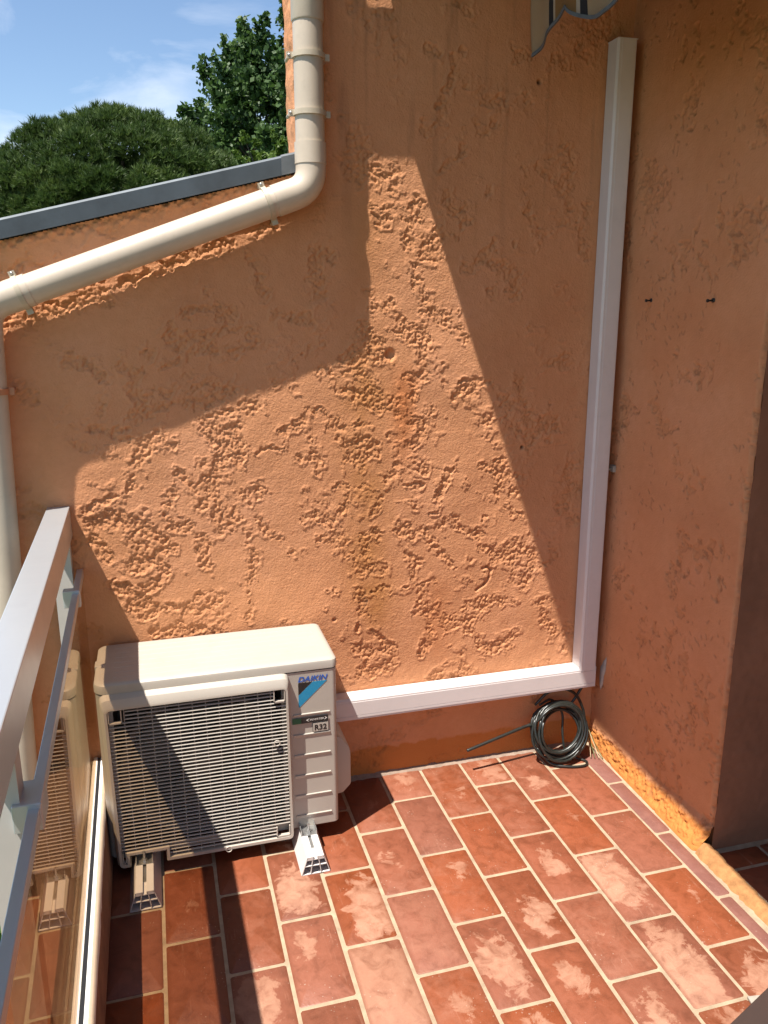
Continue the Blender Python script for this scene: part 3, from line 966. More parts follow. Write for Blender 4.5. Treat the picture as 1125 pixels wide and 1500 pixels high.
# upper vertical pipe, its socket and the spigot
zj = slope_pt(PXc).z
obj('pipe', add_tube(bmesh.new(), [(PXc, PYc, zj + 0.06), (PXc, PYc, 2.40)], PR * 0.985, 28), M_pvc, dp, angle=40)
obj('socket', add_tube(bmesh.new(), [(PXc, PYc, 2.345), (PXc, PYc, 2.349), (PXc, PYc, 3.0)], [PR * 1.03, PR * 1.07, PR * 1.07], 28), M_pvc, dp, angle=40)
# elbow
c = Vector((PXc, PYc, zj))
dirA = Vector((0, 0, 1))
dirB = Vector((-1, 0, -SL)).normalized()
pts = []
P0, P2 = c + dirA * 0.052, c + dirB * 0.052
for k in range(13):
    t = k / 12
    pts.append((1 - t) ** 2 * P0 + 2 * t * (1 - t) * c + t * t * P2)
obj('elbow', add_tube(bmesh.new(), [c + dirA * 0.066] + pts + [c + dirB * 0.066], PR * 1.03, 28), M_pvc, dp, angle=60)
obj('elbow_socket', add_tube(bmesh.new(), [c + dirA * 0.062, c + dirA * 0.118], PR * 1.075, 28), M_pvc, dp, angle=40)
obj('elbow_socket', add_tube(bmesh.new(), [c + dirB * 0.060, c + dirB * 0.112], PR * 1.045, 28), M_pvc, dp, angle=40)
# sloping run
cl = slope_pt(LPX)
obj('pipe', add_tube(bmesh.new(), [c + dirB * 0.06, cl - dirB * 0.06], PR * 0.985, 28), M_pvc, dp, angle=40)
# lower elbow and left vertical pipe (leans very slightly outwards at the bottom)
dn = Vector((-0.034, 0, -1)).normalized()
pts = []
P0, P2 = cl - dirB * 0.055, cl + dn * 0.055
for k in range(13):
    t = k / 12
    pts.append((1 - t) ** 2 * P0 + 2 * t * (1 - t) * cl + t * t * P2)
obj('elbow', add_tube(bmesh.new(), [cl - dirB * 0.075] + pts + [cl + dn * 0.075], PR * 1.03, 28), M_pvc, dp, angle=60)
obj('elbow_socket', add_tube(bmesh.new(), [cl - dirB * 0.07, cl - dirB * 0.125], PR * 1.045, 28), M_pvc, dp, angle=40)
obj('pipe', add_tube(bmesh.new(), [cl + dn * 0.06, cl + dn * 4.6], PR * 1.0, 28), M_pvc, dp, angle=40)

def clip(center, axis, mat, wide=0.0135):
    """two-part pipe clip: a band round the pipe with ears screwed to the wall on both sides"""
    axis = axis.normalized()
    side = Vector((0, -1, 0)).cross(axis).normalized()
    out = Vector((0, -1, 0))
    bm = bmesh.new()
    n = 26
    ring = []
    for k in range(n + 1):
        a = R(-12 + 204 * k / n)
        ri, ro = PR * 1.0, PR * 1.0 + 0.0045
        for w in (-wide / 2, wide / 2):
            for rr in (ri, ro):
                ring.append(bm.verts.new(center + side * math.cos(a) * rr + out * math.sin(a) * rr + axis * w))
    for k in range(n):
        a, b = ring[k * 4:k * 4 + 4], ring[k * 4 + 4:k * 4 + 8]
        for q, r_ in ((0, 1), (1, 3), (3, 2), (2, 0)):
            bm.faces.new((a[q], a[r_], b[r_], b[q]))
    bm.faces.new([ring[i] for i in (0, 1, 3, 2)])
    bm.faces.new([ring[-4 + i] for i in (0, 1, 3, 2)])
    for s in (-1, 1):
        e0 = center + side * s * (PR - 0.002)
        e1 = center + side * s * (PR + 0.0175)
        vs = []
        for dx in (e0, e1):
            for dy in (0.002, -0.007):
                for w in (-wide * 0.62, wide * 0.62):
                    vs.append(bm.verts.new(dx + out * dy + axis * w))
        for f in ((0, 1, 3, 2), (4, 6, 7, 5), (0, 4, 5, 1), (2, 3, 7, 6), (0, 2, 6, 4), (1, 5, 7, 3)):
            bm.faces.new([vs[i] for i in f])
        # foot down to the wall
        f0 = center + side * s * (PR + 0.010)
        add_tube(bm, [f0 - out * 0.004, f0 - out * 0.058], 0.005, 8)
    o = obj('clip', bm, mat, dp, angle=40)
    sc = center + side * (PR + 0.0115) + out * 0.002
    bm = bmesh.new()
    add_tube(bm, [sc, sc + out * 0.003], [0.0042, 0.0032], 10)
    obj('screw', bm, M_screw, o, True)
    return o
for z in (2.262, 2.119):
    clip(Vector((PXc, PYc, z)), Vector((0, 0, 1)), M_clip)
for x in (-1.158, -1.822):
    clip(slope_pt(x), Vector((1, 0, SL)), M_clip)
clip(cl + dn * 0.222, -dn, M_clip_or, 0.016)

# ------------------------------------------------------------------ white trunking
M_white = paint('white_trunking', (0.66, 0.615, 0.600), 0.42, 0.03, 5, grime=0.12)
hd = thing('trunking', (-0.5, -0.03, 0.26), 'white plastic trunking running level along the foot of the wall', 'trunking')
obj('channel', box(-1.01, -0.030, -0.046, -0.001, 0.2615, 0.3335, 0.0015), M_white, hd)
bm = bmesh.new()
add_prism(bm, [(-0.0605, 0.2595), (-0.0605, 0.3290), (-0.0560, 0.3365), (-0.006, 0.3365), (-0.006, 0.3340), (-0.0465, 0.3340), (-0.0465, 0.2595)], -1.01, -0.031, 'x')
# shallow grooves pressed in the lid
add_box(bm, -1.01, -0.031, -0.0618, -0.0604, 0.2660, 0.2735)
add_box(bm, -1.01, -0.031, -0.0618, -0.0604, 0.2752, 0.3230)
obj('lid', bm, M_white, hd)
obj('end_cap', box(-0.0312, -0.0285, -0.0622, -0.003, 0.2585, 0.3375, 0.001), M_white, hd)
vd = thing('trunking', (-0.06, -0.03, 0.338), 'tall white plastic trunking rising in the corner of the two walls', 'trunking')
obj('channel', box(-0.0905, -0.0330, -0.048, -0.001, 0.339, 2.375, 0.0015), M_white, vd)
bm = bmesh.new()
add_prism(bm, [(-0.0945, -0.006), (-0.0945, -0.0560), (-0.0885, -0.0632), (-0.0340, -0.0632), (-0.0295, -0.0590), (-0.0295, -0.006), (-0.0325, -0.006), (-0.0325, -0.0485), (-0.0915, -0.0485), (-0.0915, -0.006)], 0.3255, 2.377, 'z')
add_box(bm, -0.0800, -0.0415, -0.0645, -0.0630, 0.3257, 2.3768)
obj('lid', bm, M_white, vd)
obj('end_cap', box(-0.0955, -0.0285, -0.0642, -0.0035, 2.3772, 2.3800, 0.0008), M_white, vd)

# ------------------------------------------------------------------ air conditioner
M_ac = paint('ac_casing', (0.430, 0.390, 0.338), 0.44, 0.035, 4.5, grime=0.14)
M_acg = paint('ac_grille', (0.450, 0.402, 0.345), 0.40, 0.02, 3.5)
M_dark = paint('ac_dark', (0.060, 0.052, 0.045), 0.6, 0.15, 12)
M_fan = paint('fan_plastic', (0.10, 0.092, 0.085), 0.5, 0.1, 10)
M_metal = paint('galvanised', (0.48, 0.48, 0.47), 0.38, 0.15, 40, metallic=0.85)
M_blue = paint('print_blue', (0.012, 0.095, 0.42), 0.45, 0.0)
M_cyan = paint('print_cyan', (0.010, 0.235, 0.43), 0.45, 0.0)
M_black = paint('print_black', (0.012, 0.011, 0.011), 0.5, 0.0)
M_green = paint('print_green', (0.010, 0.115, 0.055), 0.5, 0.0)
M_print_w = paint('print_white', (0.70, 0.68, 0.64), 0.5, 0.0)

AX1, AW, AH, AD = -1.0405, 0.675, 0.55, 0.284
AX0, AYF = AX1 - AW, -0.303
AYB, AZ = AYF + AD, 0.056
ac = thing('air_conditioner', ((AX0 + AX1) / 2, AYF + AD / 2, AZ), 'beige outdoor air conditioner unit standing on white blocks beside the glass railing', 'air conditioner')

# casing: rounded box with a real opening behind the grille
HX0, HX1, HZ0, HZ1 = -1.672, -1.206, 0.088, 0.528
ZT = AZ + AH - 0.034
bm = bmesh.new()
outl = rrect(AX0, AX1, AYF, AYB, (0.034, 0.014, 0.010, 0.020), 8)
# drop the front edge segment; it is rebuilt round the opening
n = len(outl)
lo = [bm.verts.new((x, y, AZ + 0.004)) for x, y in outl]
lo2 = [bm.verts.new((x + (0.004 if x < -1.4 else -0.004), y + (0.004 if y < -0.15 else -0.004), AZ)) for x, y in outl]
hi = [bm.verts.new((x, y, ZT)) for x, y in outl]
for i in range(n):
    j = (i + 1) % n
    bm.faces.new((lo2[i], lo2[j], lo[j], lo[i]))
    if abs(outl[i][1] - AYF) < 1e-6 and abs(outl[j][1] - AYF) < 1e-6:
        a, b, c_, d = lo[i], lo[j], hi[j], hi[i]
        H = [bm.verts.new((x, AYF, z)) for x, z in ((HX0, HZ0), (HX1, HZ0), (HX1, HZ1), (HX0, HZ1))]
        bm.faces.new((a, b, H[1], H[0]))
        bm.faces.new((b, c_, H[2], H[1]))
        bm.faces.new((c_, d, H[3], H[2]))
        bm.faces.new((d, a, H[0], H[3]))
    else:
        bm.faces.new((lo[i], lo[j], hi[j], hi[i]))
bm.faces.new(lo2[::-1])
bm.faces.new(hi)
obj('casing', bm, M_ac, ac, angle=35)
# lid
bm = bmesh.new()
zt = AZ + AH
loops = []
for ins, z in ((0.001, ZT + 0.0025), (-0.0025, ZT + 0.0045), (-0.0025, zt - 0.012), (-0.0010, zt - 0.006), (0.003, zt - 0.002), (0.009, zt), (0.018, zt + 0.0008)):
    o_ = rrect(AX0 + ins, AX1 - ins, AYF + ins, AYB - ins, (0.036, 0.018, 0.016, 0.024), 8)
    loops.append([bm.verts.new((x, y, z)) for x, y in o_])
for A, B in zip(loops, loops[1:]):
    for i in range(len(A)):
        j = (i + 1) % len(A)
        bm.faces.new((A[i], A[j], B[j], B[i]))
bm.faces.new(loops[-1])
bm.faces.new(loops[0][::-1])
lid_o = obj('lid', bm, M_ac, ac, angle=30)
# long faint beads on the lid and a notched lifting ear at its left end
bm = bmesh.new()
for k in range(7):
    y = AYF + 0.035 + k * 0.034
    add_box(bm, AX0 + 0.05, AX1 - 0.03, y, y + 0.004, zt - 0.0004, zt + 0.0016, 0.0007, 1)
obj('bead', bm, M_ac, lid_o)
obj('lifting_notch', box(AX0 - 0.004, AX0 + 0.026, AYF + 0.125, AYF + 0.165, zt - 0.03, zt + 0.0014, 0.003), M_ac, lid_o)
# dark strip painted for the shadow in the gap under the lid
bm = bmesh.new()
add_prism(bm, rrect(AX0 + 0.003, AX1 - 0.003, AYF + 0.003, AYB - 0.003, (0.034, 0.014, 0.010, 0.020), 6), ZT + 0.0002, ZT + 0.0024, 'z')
obj('gap_shadow_strip', bm, M_dark, ac)
# inside: well, shroud, fan
bm = bmesh.new()
yb = AYF + 0.16
v = {}
for nme, y in (('f', AYF + 0.001), ('b', yb)):
    v[nme] = [bm.verts.new((x, y, z)) for x, z in ((HX0, HZ0), (HX1, HZ0), (HX1, HZ1), (HX0, HZ1))]
for i in range(4):
    j = (i + 1) % 4
    bm.faces.new((v['f'][i], v['b'][i], v['b'][j], v['f'][j]))
bm.faces.new(v['b'])
obj('well', bm, M_dark, ac)
FC = Vector((-1.44, AYF + 0.055, 0.308))
bm = bmesh.new()
n = 48
prev = None
for k in range(n + 1):
    a = 2 * math.pi * k / n
    d = Vector((math.cos(a), 0, math.sin(a)))
    cur = [bm.verts.new(FC + d * r_ + Vector((0, y, 0))) for r_, y in ((0.228, -0.022), (0.212, -0.018), (0.204, -0.004), (0.204, 0.05))]
    if prev:
        for q in range(3):
            bm.faces.new((prev[q], prev[q + 1], cur[q + 1], cur[q]))
    prev = cur
obj('shroud', bm, M_fan, ac, True)
fan = obj('fan', add_tube(bmesh.new(), [FC + Vector((0, 0.035, 0)), FC + Vector((0, -0.004, 0)), FC + Vector((0, -0.014, 0))], [0.058, 0.058, 0.030], 24), M_fan, ac, angle=40)
for b_ in range(3):
    bm = bmesh.new()
    prev = None
    for k in range(9):
        t = k / 8
        rr = 0.055 + 0.142 * t
        cur = []
        for s in range(6):
            u = s / 5
            a = R(20 + 120 * b_ + 14 * t) + (u - 0.5) * R(78 - 8 * t)
            cur.append(bm.verts.new(FC + Vector((math.cos(a) * rr, 0.030 - 0.044 * u + 0.006 * t, math.sin(a) * rr))))
        if prev:
            for s in range(5):
                bm.faces.new((prev[s], prev[s + 1], cur[s + 1], cur[s]))
        prev = cur
    bmesh.ops.solidify(bm, geom=bm.faces[:], thickness=0.002)
    obj('blade', bm, M_fan, fan, True)
# grille frame
YB_, YF_ = AYF - 0.0005, AYF - 0.031
OB = [(-1.706, 0.577), (-1.183, 0.577), (-1.184, 0.043), (-1.560, 0.043), (-1.560, 0.080), (-1.656, 0.080), (-1.656, 0.043), (-1.697, 0.043)]
OF = [(-1.693, 0.548), (-1.191, 0.548), (-1.188, 0.047), (-1.556, 0.047), (-1.556, 0.084), (-1.660, 0.084), (-1.660, 0.047), (-1.688, 0.047)]
IF = [(-1.686, 0.540), (-1.197, 0.540), (-1.195, 0.056), (-1.549, 0.056), (-1.549, 0.092), (-1.667, 0.092), (-1.667, 0.056), (-1.680, 0.056)]
def rnd(loop, r_):
    """round the two upper corners and the lower outer ones"""
    out = []
    m_ = len(loop)
    for i, p in enumerate(loop):
        if i in (0, 1, 2, 7) and r_ > 0:
            a, b = Vector(loop[i - 1]), Vector(loop[(i + 1) % m_])
            pv = Vector(p)
            p0, p2 = pv + (a - pv).normalized() * r_, pv + (b - pv).normalized() * r_
            for k in range(5):
                t = k / 4
                out.append(tuple((1 - t) ** 2 * p0 + 2 * t * (1 - t) * pv + t * t * p2))
        else:
            out.append(p)
    return out
mid = [((a[0] + b[0]) / 2 + (a[0] - b[0]) * 0.18, (a[1] + b[1]) / 2 + (a[1] - b[1]) * 0.18) for a, b in zip(OB, OF)]
bm = bmesh.new()
L = []
for lp, r_, y in ((OB, 0.022, YB_), (mid, 0.020, AYF - 0.022), (OF, 0.014, YF_), (IF, 0.010, YF_), (IF, 0.010, AYF - 0.010)):
    L.append([bm.verts.new((x, y, z)) for x, z in rnd(lp, r_)])
for A, B in zip(L, L[1:]):
    for i in range(len(A)):
        j = (i + 1) % len(A)
        bm.faces.new((A[i], A[j], B[j], B[i]))
gr = obj('grille', bm, M_acg, ac, angle=38)
# slats and the thin upright wires behind them
SY = AYF - 0.0225
slat_me = {}
def slat(x0, x1, z):
    key = (round(x0, 4), round(x1, 4))
    if key not in slat_me:
        bm = bmesh.new()
        w = (x1 - x0) / 2
        add_prism(bm, [(-0.0030, -0.0006), (-0.0020, 0.0012), (0.0026, 0.0015), (0.0026, -0.0014), (-0.0020, -0.0013)], -w, w, 'x')
        bmesh.ops.recalc_face_normals(bm, faces=bm.faces)
        me = bpy.data.meshes.new('slat')
        bm.to_mesh(me)
        bm.free()
        me.materials.append(M_acg)
        slat_me[key] = me
    o = bpy.data.objects.new('slat', slat_me[key])
    C.objects.link(o)
    o.parent = gr
    o.location = ((x0 + x1) / 2, SY, z)
NS, z0, z1 = 42, 0.0665, 0.5300
for k in range(NS):
    z = z0 + (z1 - z0) * k / (NS - 1)
    if z > 0.517:
        slat(-1.640, -1.232, z)
    elif z > 0.503:
        slat(-1.640, -1.232, z)
    elif z < 0.095:
        slat(-1.550, -1.238 if z > 0.060 else -1.20, z)
    else:
        slat(-1.684, -1.1965, z)
for k in range(12):
    x = -1.642 + k * 0.0366
    zb = 0.092 if x < -1.55 else 0.056
    obj('wire', box(x - 0.0011, x + 0.0011, SY + 0.0025, SY + 0.0055, zb, 0.540), M_acg, gr)
# little plates and dark pockets in the grille's corners
for x0, x1, za, zb in ((-1.684, -1.648, 0.498, 0.537), (-1.232, -1.199, 0.500, 0.537), (-1.679, -1.668, 0.058, 0.092), (-1.238, -1.197, 0.058, 0.092)):
    fr = bmesh.new()
    t = 0.004
    yy0, yy1 = SY - 0.007, SY + 0.004
    add_box(fr, x0, x1, yy0, yy1, za, za + t)
    add_box(fr, x0, x0 + t * 0.7, yy0, yy1, za, zb)
    add_box(fr, x1 - t * 0.7, x1, yy0, yy1, za, zb)
    obj('corner_pocket', fr, M_acg, gr)
def ring(cx, cz, r_, name='ring'):
    pts = [Vector((cx + r_ * math.cos(a), SY - 0.008, cz + r_ * math.sin(a))) for a in [2 * math.pi * k / 20 for k in range(20)]]
    obj(name, add_tube(bmesh.new(), pts, 0.0016, 8, closed=True), M_acg, gr, True)
ring(-1.227, 0.372, 0.0085)
ring(-1.381, 0.048, 0.0085)
# pressed ridges on the right-hand panel
for z in (0.4395, 0.3735, 0.3065, 0.2385, 0.1705, 0.1020):
    bm = bmesh.new()
    x0, x1 = -1.173, -1.0635
    prof = [(AYF + 0.001, 0.0), (AYF - 0.0032, -0.0014), (AYF - 0.0034, -0.0030), (AYF - 0.0004, -0.0120), (AYF + 0.001, -0.0120)]
    add_prism(bm, [(y, z + dz) for y, dz in prof], x0, x1, 'x')
    obj('ridge', bm, M_ac, ac)
# print on the panel
YP = AYF - 0.0008
def flat(name, poly, mat, y=YP, parent=ac):
    return obj(name, add_prism(bmesh.new(), poly, y, y + 0.0006), mat, parent)
def text(body, name, x0, z0, width, height, mat, y, shear=0.0, bold=0.0, parent=ac):
    cu = bpy.data.curves.new(name, 'FONT')
    cu.body = body
    cu.size = 1.0
    cu.shear = shear
    cu.offset = bold
    cu.space_character = 1.04
    cu.extrude = 0.002
    t = bpy.data.objects.new(name, cu)
    C.objects.link(t)
    dg = bpy.context.evaluated_depsgraph_get()
    me = bpy.data.meshes.new_from_object(t.evaluated_get(dg))
    bpy.data.objects.remove(t)
    co = np.empty(len(me.vertices) * 3, np.float32)
    me.vertices.foreach_get('co', co)
    co = co.reshape(-1, 3)
    mn, mx = co.min(0), co.max(0)
    s = (co - mn) / (mx - mn)
    new = np.stack([x0 + s[:, 0] * width, y - 0.0003 * s[:, 2], z0 + s[:, 1] * height], -1)
    me.vertices.foreach_set('co', new.astype(np.float32).ravel())
    me.materials.clear()
    me.update()
    o = bpy.data.objects.new(name, me)
    C.objects.link(o)
    me.materials.append(mat)
    o.parent = parent
    o.matrix_parent_inverse = parent.matrix_world.inverted()
    return o
text('DAIKIN', 'maker_lettering', -1.1560, 0.5405, 0.0890, 0.0165, M_blue, YP, 0.28, 0.022)
flat('emblem_black', [(-1.1555, 0.5375), (-1.1140, 0.5375), (-1.1555, 0.4995)], M_black)
flat('emblem_blue', [(-1.1120, 0.5375), (-1.0695, 0.5375), (-1.1535, 0.4600), (-1.1555, 0.4600), (-1.1555, 0.4975)], M_cyan)
flat('badge_green', [(-1.1765, 0.4265), (-1.150, 0.4265), (-1.150, 0.4085), (-1.1765, 0.4085)], M_green, YP - 0.0032)
bd = flat('badge_strip', [(-1.1498, 0.4265), (-1.0690, 0.4265), (-1.0690, 0.4085), (-1.1498, 0.4085)], M_black, YP - 0.0032)
text('INVERTER', 'badge_lettering', -1.1245, 0.4148, 0.0420, 0.0058, M_print_w, YP - 0.0036, 0.2, 0.0, bd)
flat('badge_arrow', [(-1.1255, 0.4225), (-1.1355, 0.4178), (-1.1265, 0.4125), (-1.1310, 0.4176)], M_print_w, YP - 0.0036, bd)
flat('badge_arrow', [(-1.0800, 0.4232), (-1.0720, 0.4180), (-1.0810, 0.4130), (-1.0765, 0.4181)], M_print_w, YP - 0.0036, bd)
rp_ = flat('refrigerant_label', [(-1.1165, 0.4055), (-1.0680, 0.4055), (-1.0680, 0.3760), (-1.1165, 0.3760)], M_black, YP - 0.0030)
flat('label_face', [(-1.1152, 0.4042), (-1.0693, 0.4042), (-1.0693, 0.3773), (-1.1152, 0.3773)], M_ac, YP - 0.0034, rp_)
text('R32', 'label_lettering', -1.1105, 0.3815, 0.0365, 0.0180, M_black, YP - 0.0037, 0.0, 0.03, rp_)
# valve cover on the right side
bm = bmesh.new()
prof = [(AX1 - 0.004, 0.315), (AX1 + 0.024, 0.305), (AX1 + 0.052, 0.265), (AX1 + 0.056, 0.245), (AX1 + 0.056, 0.135), (AX1 + 0.030, 0.108), (AX1 - 0.004, 0.104)]
add_prism(bm, prof, -0.235, -0.085, 'y')
bmesh.ops.bevel(bm, geom=bm.edges[:], offset=0.006, segments=2, profile=0.5, affect='EDGES', clamp_overlap=True)
obj('valve_cover', bm, M_ac, ac, angle=40)
obj('cable_entry', box(AX1 - 0.003, AX1 + 0.006, -0.270, -0.255, 0.345, 0.375, 0.002), M_dark, ac)
# mounting feet under the casing
FEET = (-1.1435, -1.6205)
for x in FEET:
    for y in (-0.328, -0.045):
        bm = bmesh.new()
        add_box(bm, x - 0.024, x + 0.024, y - 0.022, y + 0.022, 0.0585, 0.0605)
        add_box(bm, x - 0.024, x - 0.021, y - 0.02, y + 0.03, 0.058, 0.075)
        add_box(bm, x + 0.021, x + 0.024, y - 0.02, y + 0.03, 0.058, 0.075)
        ft = obj('mounting_foot', bm, M_metal, ac)
        bm = bmesh.new()
        add_tube(bm, [(x, y - 0.008, 0.0600), (x, y - 0.008, 0.0625)], 0.011, 16)
        add_tube(bm, [(x, y - 0.008, 0.0625), (x, y - 0.008, 0.0690)], 0.0075, 6)
        add_tube(bm, [(x, y - 0.008, 0.069), (x, y - 0.008, 0.092)], 0.0038, 10)
        obj('bolt', bm, M_metal, ft, angle=40)

# ------------------------------------------------------------------ the two plastic blocks the unit stands on
M_block = paint('white_block', (0.62, 0.59, 0.57), 0.5, 0.04, 12, grime=0.2)
def support_block(x, y0, y1, label):
    t = thing('support_block', (x, (y0 + y1) / 2, 0.0), label, 'support block', 'white blocks under the air conditioner')
    H, bw, tw, w = 0.0575, 0.0420, 0.0235, 0.0022
    half = lambda z: bw + (tw - bw) * z / H
    bm = bmesh.new()
    # outer skins, two inner uprights, one shelf and a solid nose under the slot
    def wall(a, b):
        add_prism(bm, a, y0, y1, 'y')
    def quad(p, q, th):
        p, q = Vector(p), Vector(q)
        d = (q - p).normalized()
        nn = Vector((-d.y, d.x)) * th / 2
        add_prism(bm, [tuple(p + nn), tuple(q + nn), tuple(q - nn), tuple(p - nn)], y0, y1, 'y')
    quad((x - bw, 0.001), (x - tw, H), w)
    quad((x + bw, 0.001), (x + tw, H), w)
    quad((x - bw, 0.0022), (x + bw, 0.0022), w)
    quad((x - half(0.029), 0.029), (x + half(0.029), 0.029), w)
    quad((x - half(0.049), 0.049), (x + half(0.049), 0.049), w)
    quad((x - 0.0155, 0.002), (x - 0.0090, 0.049), w)
    quad((x + 0.0155, 0.002), (x + 0.0090, 0.049), w)
    # top flanges either side of the bolt slot, slot floor
    quad((x - tw, H), (x - 0.005, H), w)
    quad((x + 0.005, H), (x + tw, H), w)
    quad((x - 0.006, 0.049), (x - 0.006, H), w)
    quad((x + 0.006, 0.049), (x + 0.006, H), w)
    quad((x - half(0.0535), 0.0535), (x - 0.006, 0.0535), 0.0065)
    quad((x + half(0.0535), 0.0535), (x + 0.006, 0.0535), 0.0065)
    obj('body', bm, M_block, t)
    bm = bmesh.new()
    add_box(bm, x - 0.0045, x + 0.0045, y0 + 0.05, y0 + 0.16, 0.050, 0.053)
    obj('slot_rail', bm, M_metal, t)
    return t
support_block(FEET[0], -0.450, -0.002, 'white hollow plastic block in full sun under the right end of the air conditioner')
support_block(FEET[1], -0.466, -0.004, 'white hollow plastic block in shade under the left end of the air conditioner')

# ------------------------------------------------------------------ coil of black cable
M_cable = paint('black_cable', (0.018, 0.020, 0.017), 0.34, 0.25, 60, spec=0.6)
M_cable2 = paint('cable_sheath_green', (0.10, 0.13, 0.04), 0.5, 0.2, 60)
M_copper = paint('bare_wire', (0.50, 0.38, 0.24), 0.5, 0.1, 60)
cb = thing('cable_coil', (-0.175, -0.09, 0.0), 'coil of black cable leaning in the corner under the white trunking', 'cable')
def coil_center(a):
    return Vector((-0.172, -0.082, 0.128))
ex, ez = Vector((0.995, -0.04, 0.06)), Vector((0.0, 0.36, 0.93))
ey = ex.cross(ez)
def cat(pts, sub=6):
    """Catmull-Rom through points"""
    P = [Vector(p) for p in pts]
    P = [P[0] * 2 - P[1]] + P + [P[-1] * 2 - P[-2]]
    out = []
    for i in range(1, len(P) - 2):
        for k in range(sub):
            t = k / sub
            a, b, c_, d = P[i - 1], P[i], P[i + 1], P[i + 2]
            out.append(0.5 * ((2 * b) + (c_ - a) * t + (2 * a - 5 * b + 4 * c_ - d) * t * t + (3 * b - a - 3 * c_ + d) * t ** 3))
    out.append(P[-2])
    return out
pts = []
turns = 14
crng = random.Random(21)
wob = [(crng.uniform(-0.012, 0.012), crng.uniform(-0.012, 0.012), crng.uniform(0.076, 0.104), crng.uniform(-0.020, 0.020), crng.uniform(-0.05, 0.05)) for _ in range(turns + 2)]
SEG = 28
for k in range(turns * SEG + 1):
    t = k / SEG
    i = int(t)
    u = t - i
    u = u * u * (3 - 2 * u)
    w = [a * (1 - u) + b * u for a, b in zip(wob[i], wob[i + 1])]
    th = 2 * math.pi * t + 2.6
    cc = Vector((-0.172 + w[0], -0.080, 0.116 + w[1]))
    rr = w[2] * (1 + 0.04 * math.cos(2 * th + i))
    p = cc + ex * math.cos(th) * rr + ez * math.sin(th) * rr * 1.02 + ey * (w[3] + 0.012 * math.sin(th + i * 1.7))
    p.z = max(p.z, 0.0065)
    p.y = min(p.y, -0.013)
    pts.append(p)
obj('coil', add_tube(bmesh.new(), pts, 0.0049, 8), M_cable, cb, True)
# a slack loop that has slid onto the tiles
lp = cat([(-0.262, -0.085, 0.06), (-0.225, -0.120, 0.014), (-0.165, -0.150, 0.0062), (-0.108, -0.158, 0.0058), (-0.088, -0.135, 0.0058), (-0.110, -0.105, 0.0060), (-0.145, -0.085, 0.020), (-0.150, -0.062, 0.09), (-0.145, -0.04, 0.16), (-0.185, -0.03, 0.212), (-0.235, -0.035, 0.20)], 8)
obj('slack_loop', add_tube(bmesh.new(), lp, 0.0044, 8), M_cable, cb, True)
lp = cat([(-0.250, -0.03, 0.200), (-0.200, -0.030, 0.243), (-0.140, -0.032, 0.250), (-0.090, -0.036, 0.222), (-0.062, -0.044, 0.165), (-0.056, -0.054, 0.118)], 8)
obj('outer_loop', add_tube(bmesh.new(), lp, 0.0052, 8), M_cable, cb, True)
lp = cat([(-0.045, -0.030, 0.285), (-0.050, -0.028, 0.262), (-0.068, -0.026, 0.232), (-0.092, -0.028, 0.198), (-0.125, -0.03, 0.16)], 8)
obj('lead', add_tube(bmesh.new(), lp, 0.0050, 8), M_cable, cb, True)
lp = cat([(-0.262, -0.055, 0.137), (-0.300, -0.058, 0.136), (-0.400, -0.070, 0.118), (-0.500, -0.080, 0.098), (-0.531, -0.082, 0.091)], 6)
obj('tail', add_tube(bmesh.new(), lp, [0.0075] * 5 + [0.0058] * (len(lp) - 5), 8), M_cable, cb, True)
for dx, dz, mm in ((0.0, 0.0, M_cable2), (0.006, 0.005, M_copper), (0.012, -0.004, M_cable2), (-0.006, 0.003, M_copper)):
    lp = cat([(-0.056, -0.054, 0.120), (-0.052 + dx, -0.070, 0.080 + dz), (-0.046 + dx * 1.6, -0.098, 0.036 + dz), (-0.048 + dx * 2.2, -0.125 - dx, 0.006)], 6)
    obj('bare_wire', add_tube(bmesh.new(), lp, 0.0016, 6), mm, cb, True)

# ------------------------------------------------------------------ balcony kerb and glass railing
SK = 0.017                       # the railing is this much out of square with the wall
def kx(x, y):
    return x + SK * (-y)
M_kerb = paint('kerb_plaster', (0.23, 0.13, 0.085), 0.85, 0.14, 14, grime=0.4, bmp=0.5)
M_wpaint = paint('white_wall_paint', (0.80, 0.78, 0.74), 0.7, 0.05, 20, grime=0.15, bmp=0.3)
M_alu = paint('anodised_aluminium', (0.52, 0.53, 0.54), 0.33, 0.05, 3, metallic=0.55, grime=0.08)
M_post = paint('light_grey_paint', (0.50, 0.47, 0.43), 0.45, 0.05, 4, grime=0.1)
M_black_strip = paint('black_strip', (0.012, 0.012, 0.013), 0.5, 0.1, 30)
YL = -2.75
def skew_box(bm, x0, x1, y0, y1, z0, z1):
    vs = [bm.verts.new((kx(x, y), y, z)) for x in (x0, x1) for y in (y0, y1) for z in (z0, z1)]
    for f in ((0, 1, 3, 2), (4, 6, 7, 5), (0, 4, 5, 1), (2, 3, 7, 6), (0, 2, 6, 4), (1, 5, 7, 3)):
        bm.faces.new([vs[i] for i in f])
    return bm
kb = thing('balcony_kerb', (-1.77, -1.4, 0), 'low plastered kerb with white painted top along the balcony edge', 'kerb')
bm = bmesh.new()
KZ = 0.220
vs_ = [[bm.verts.new(p) for p in ((-1.905, y, -0.30), (-1.7155, y, -0.30), (-1.7155, y, -0.002), (kx(-1.7225, y), y, KZ - 0.004), (kx(-1.724, y), y, KZ), (-1.905, y, KZ))] for y in (-0.004, YL)]
for q in range(6):
    bm.faces.new((vs_[0][q], vs_[0][(q + 1) % 6], vs_[1][(q + 1) % 6], vs_[1][q]))
bm.faces.new(vs_[0])
bm.faces.new(vs_[1][::-1])
obj('plinth', bm, M_kerb, kb)
bm = bmesh.new()
prev = None
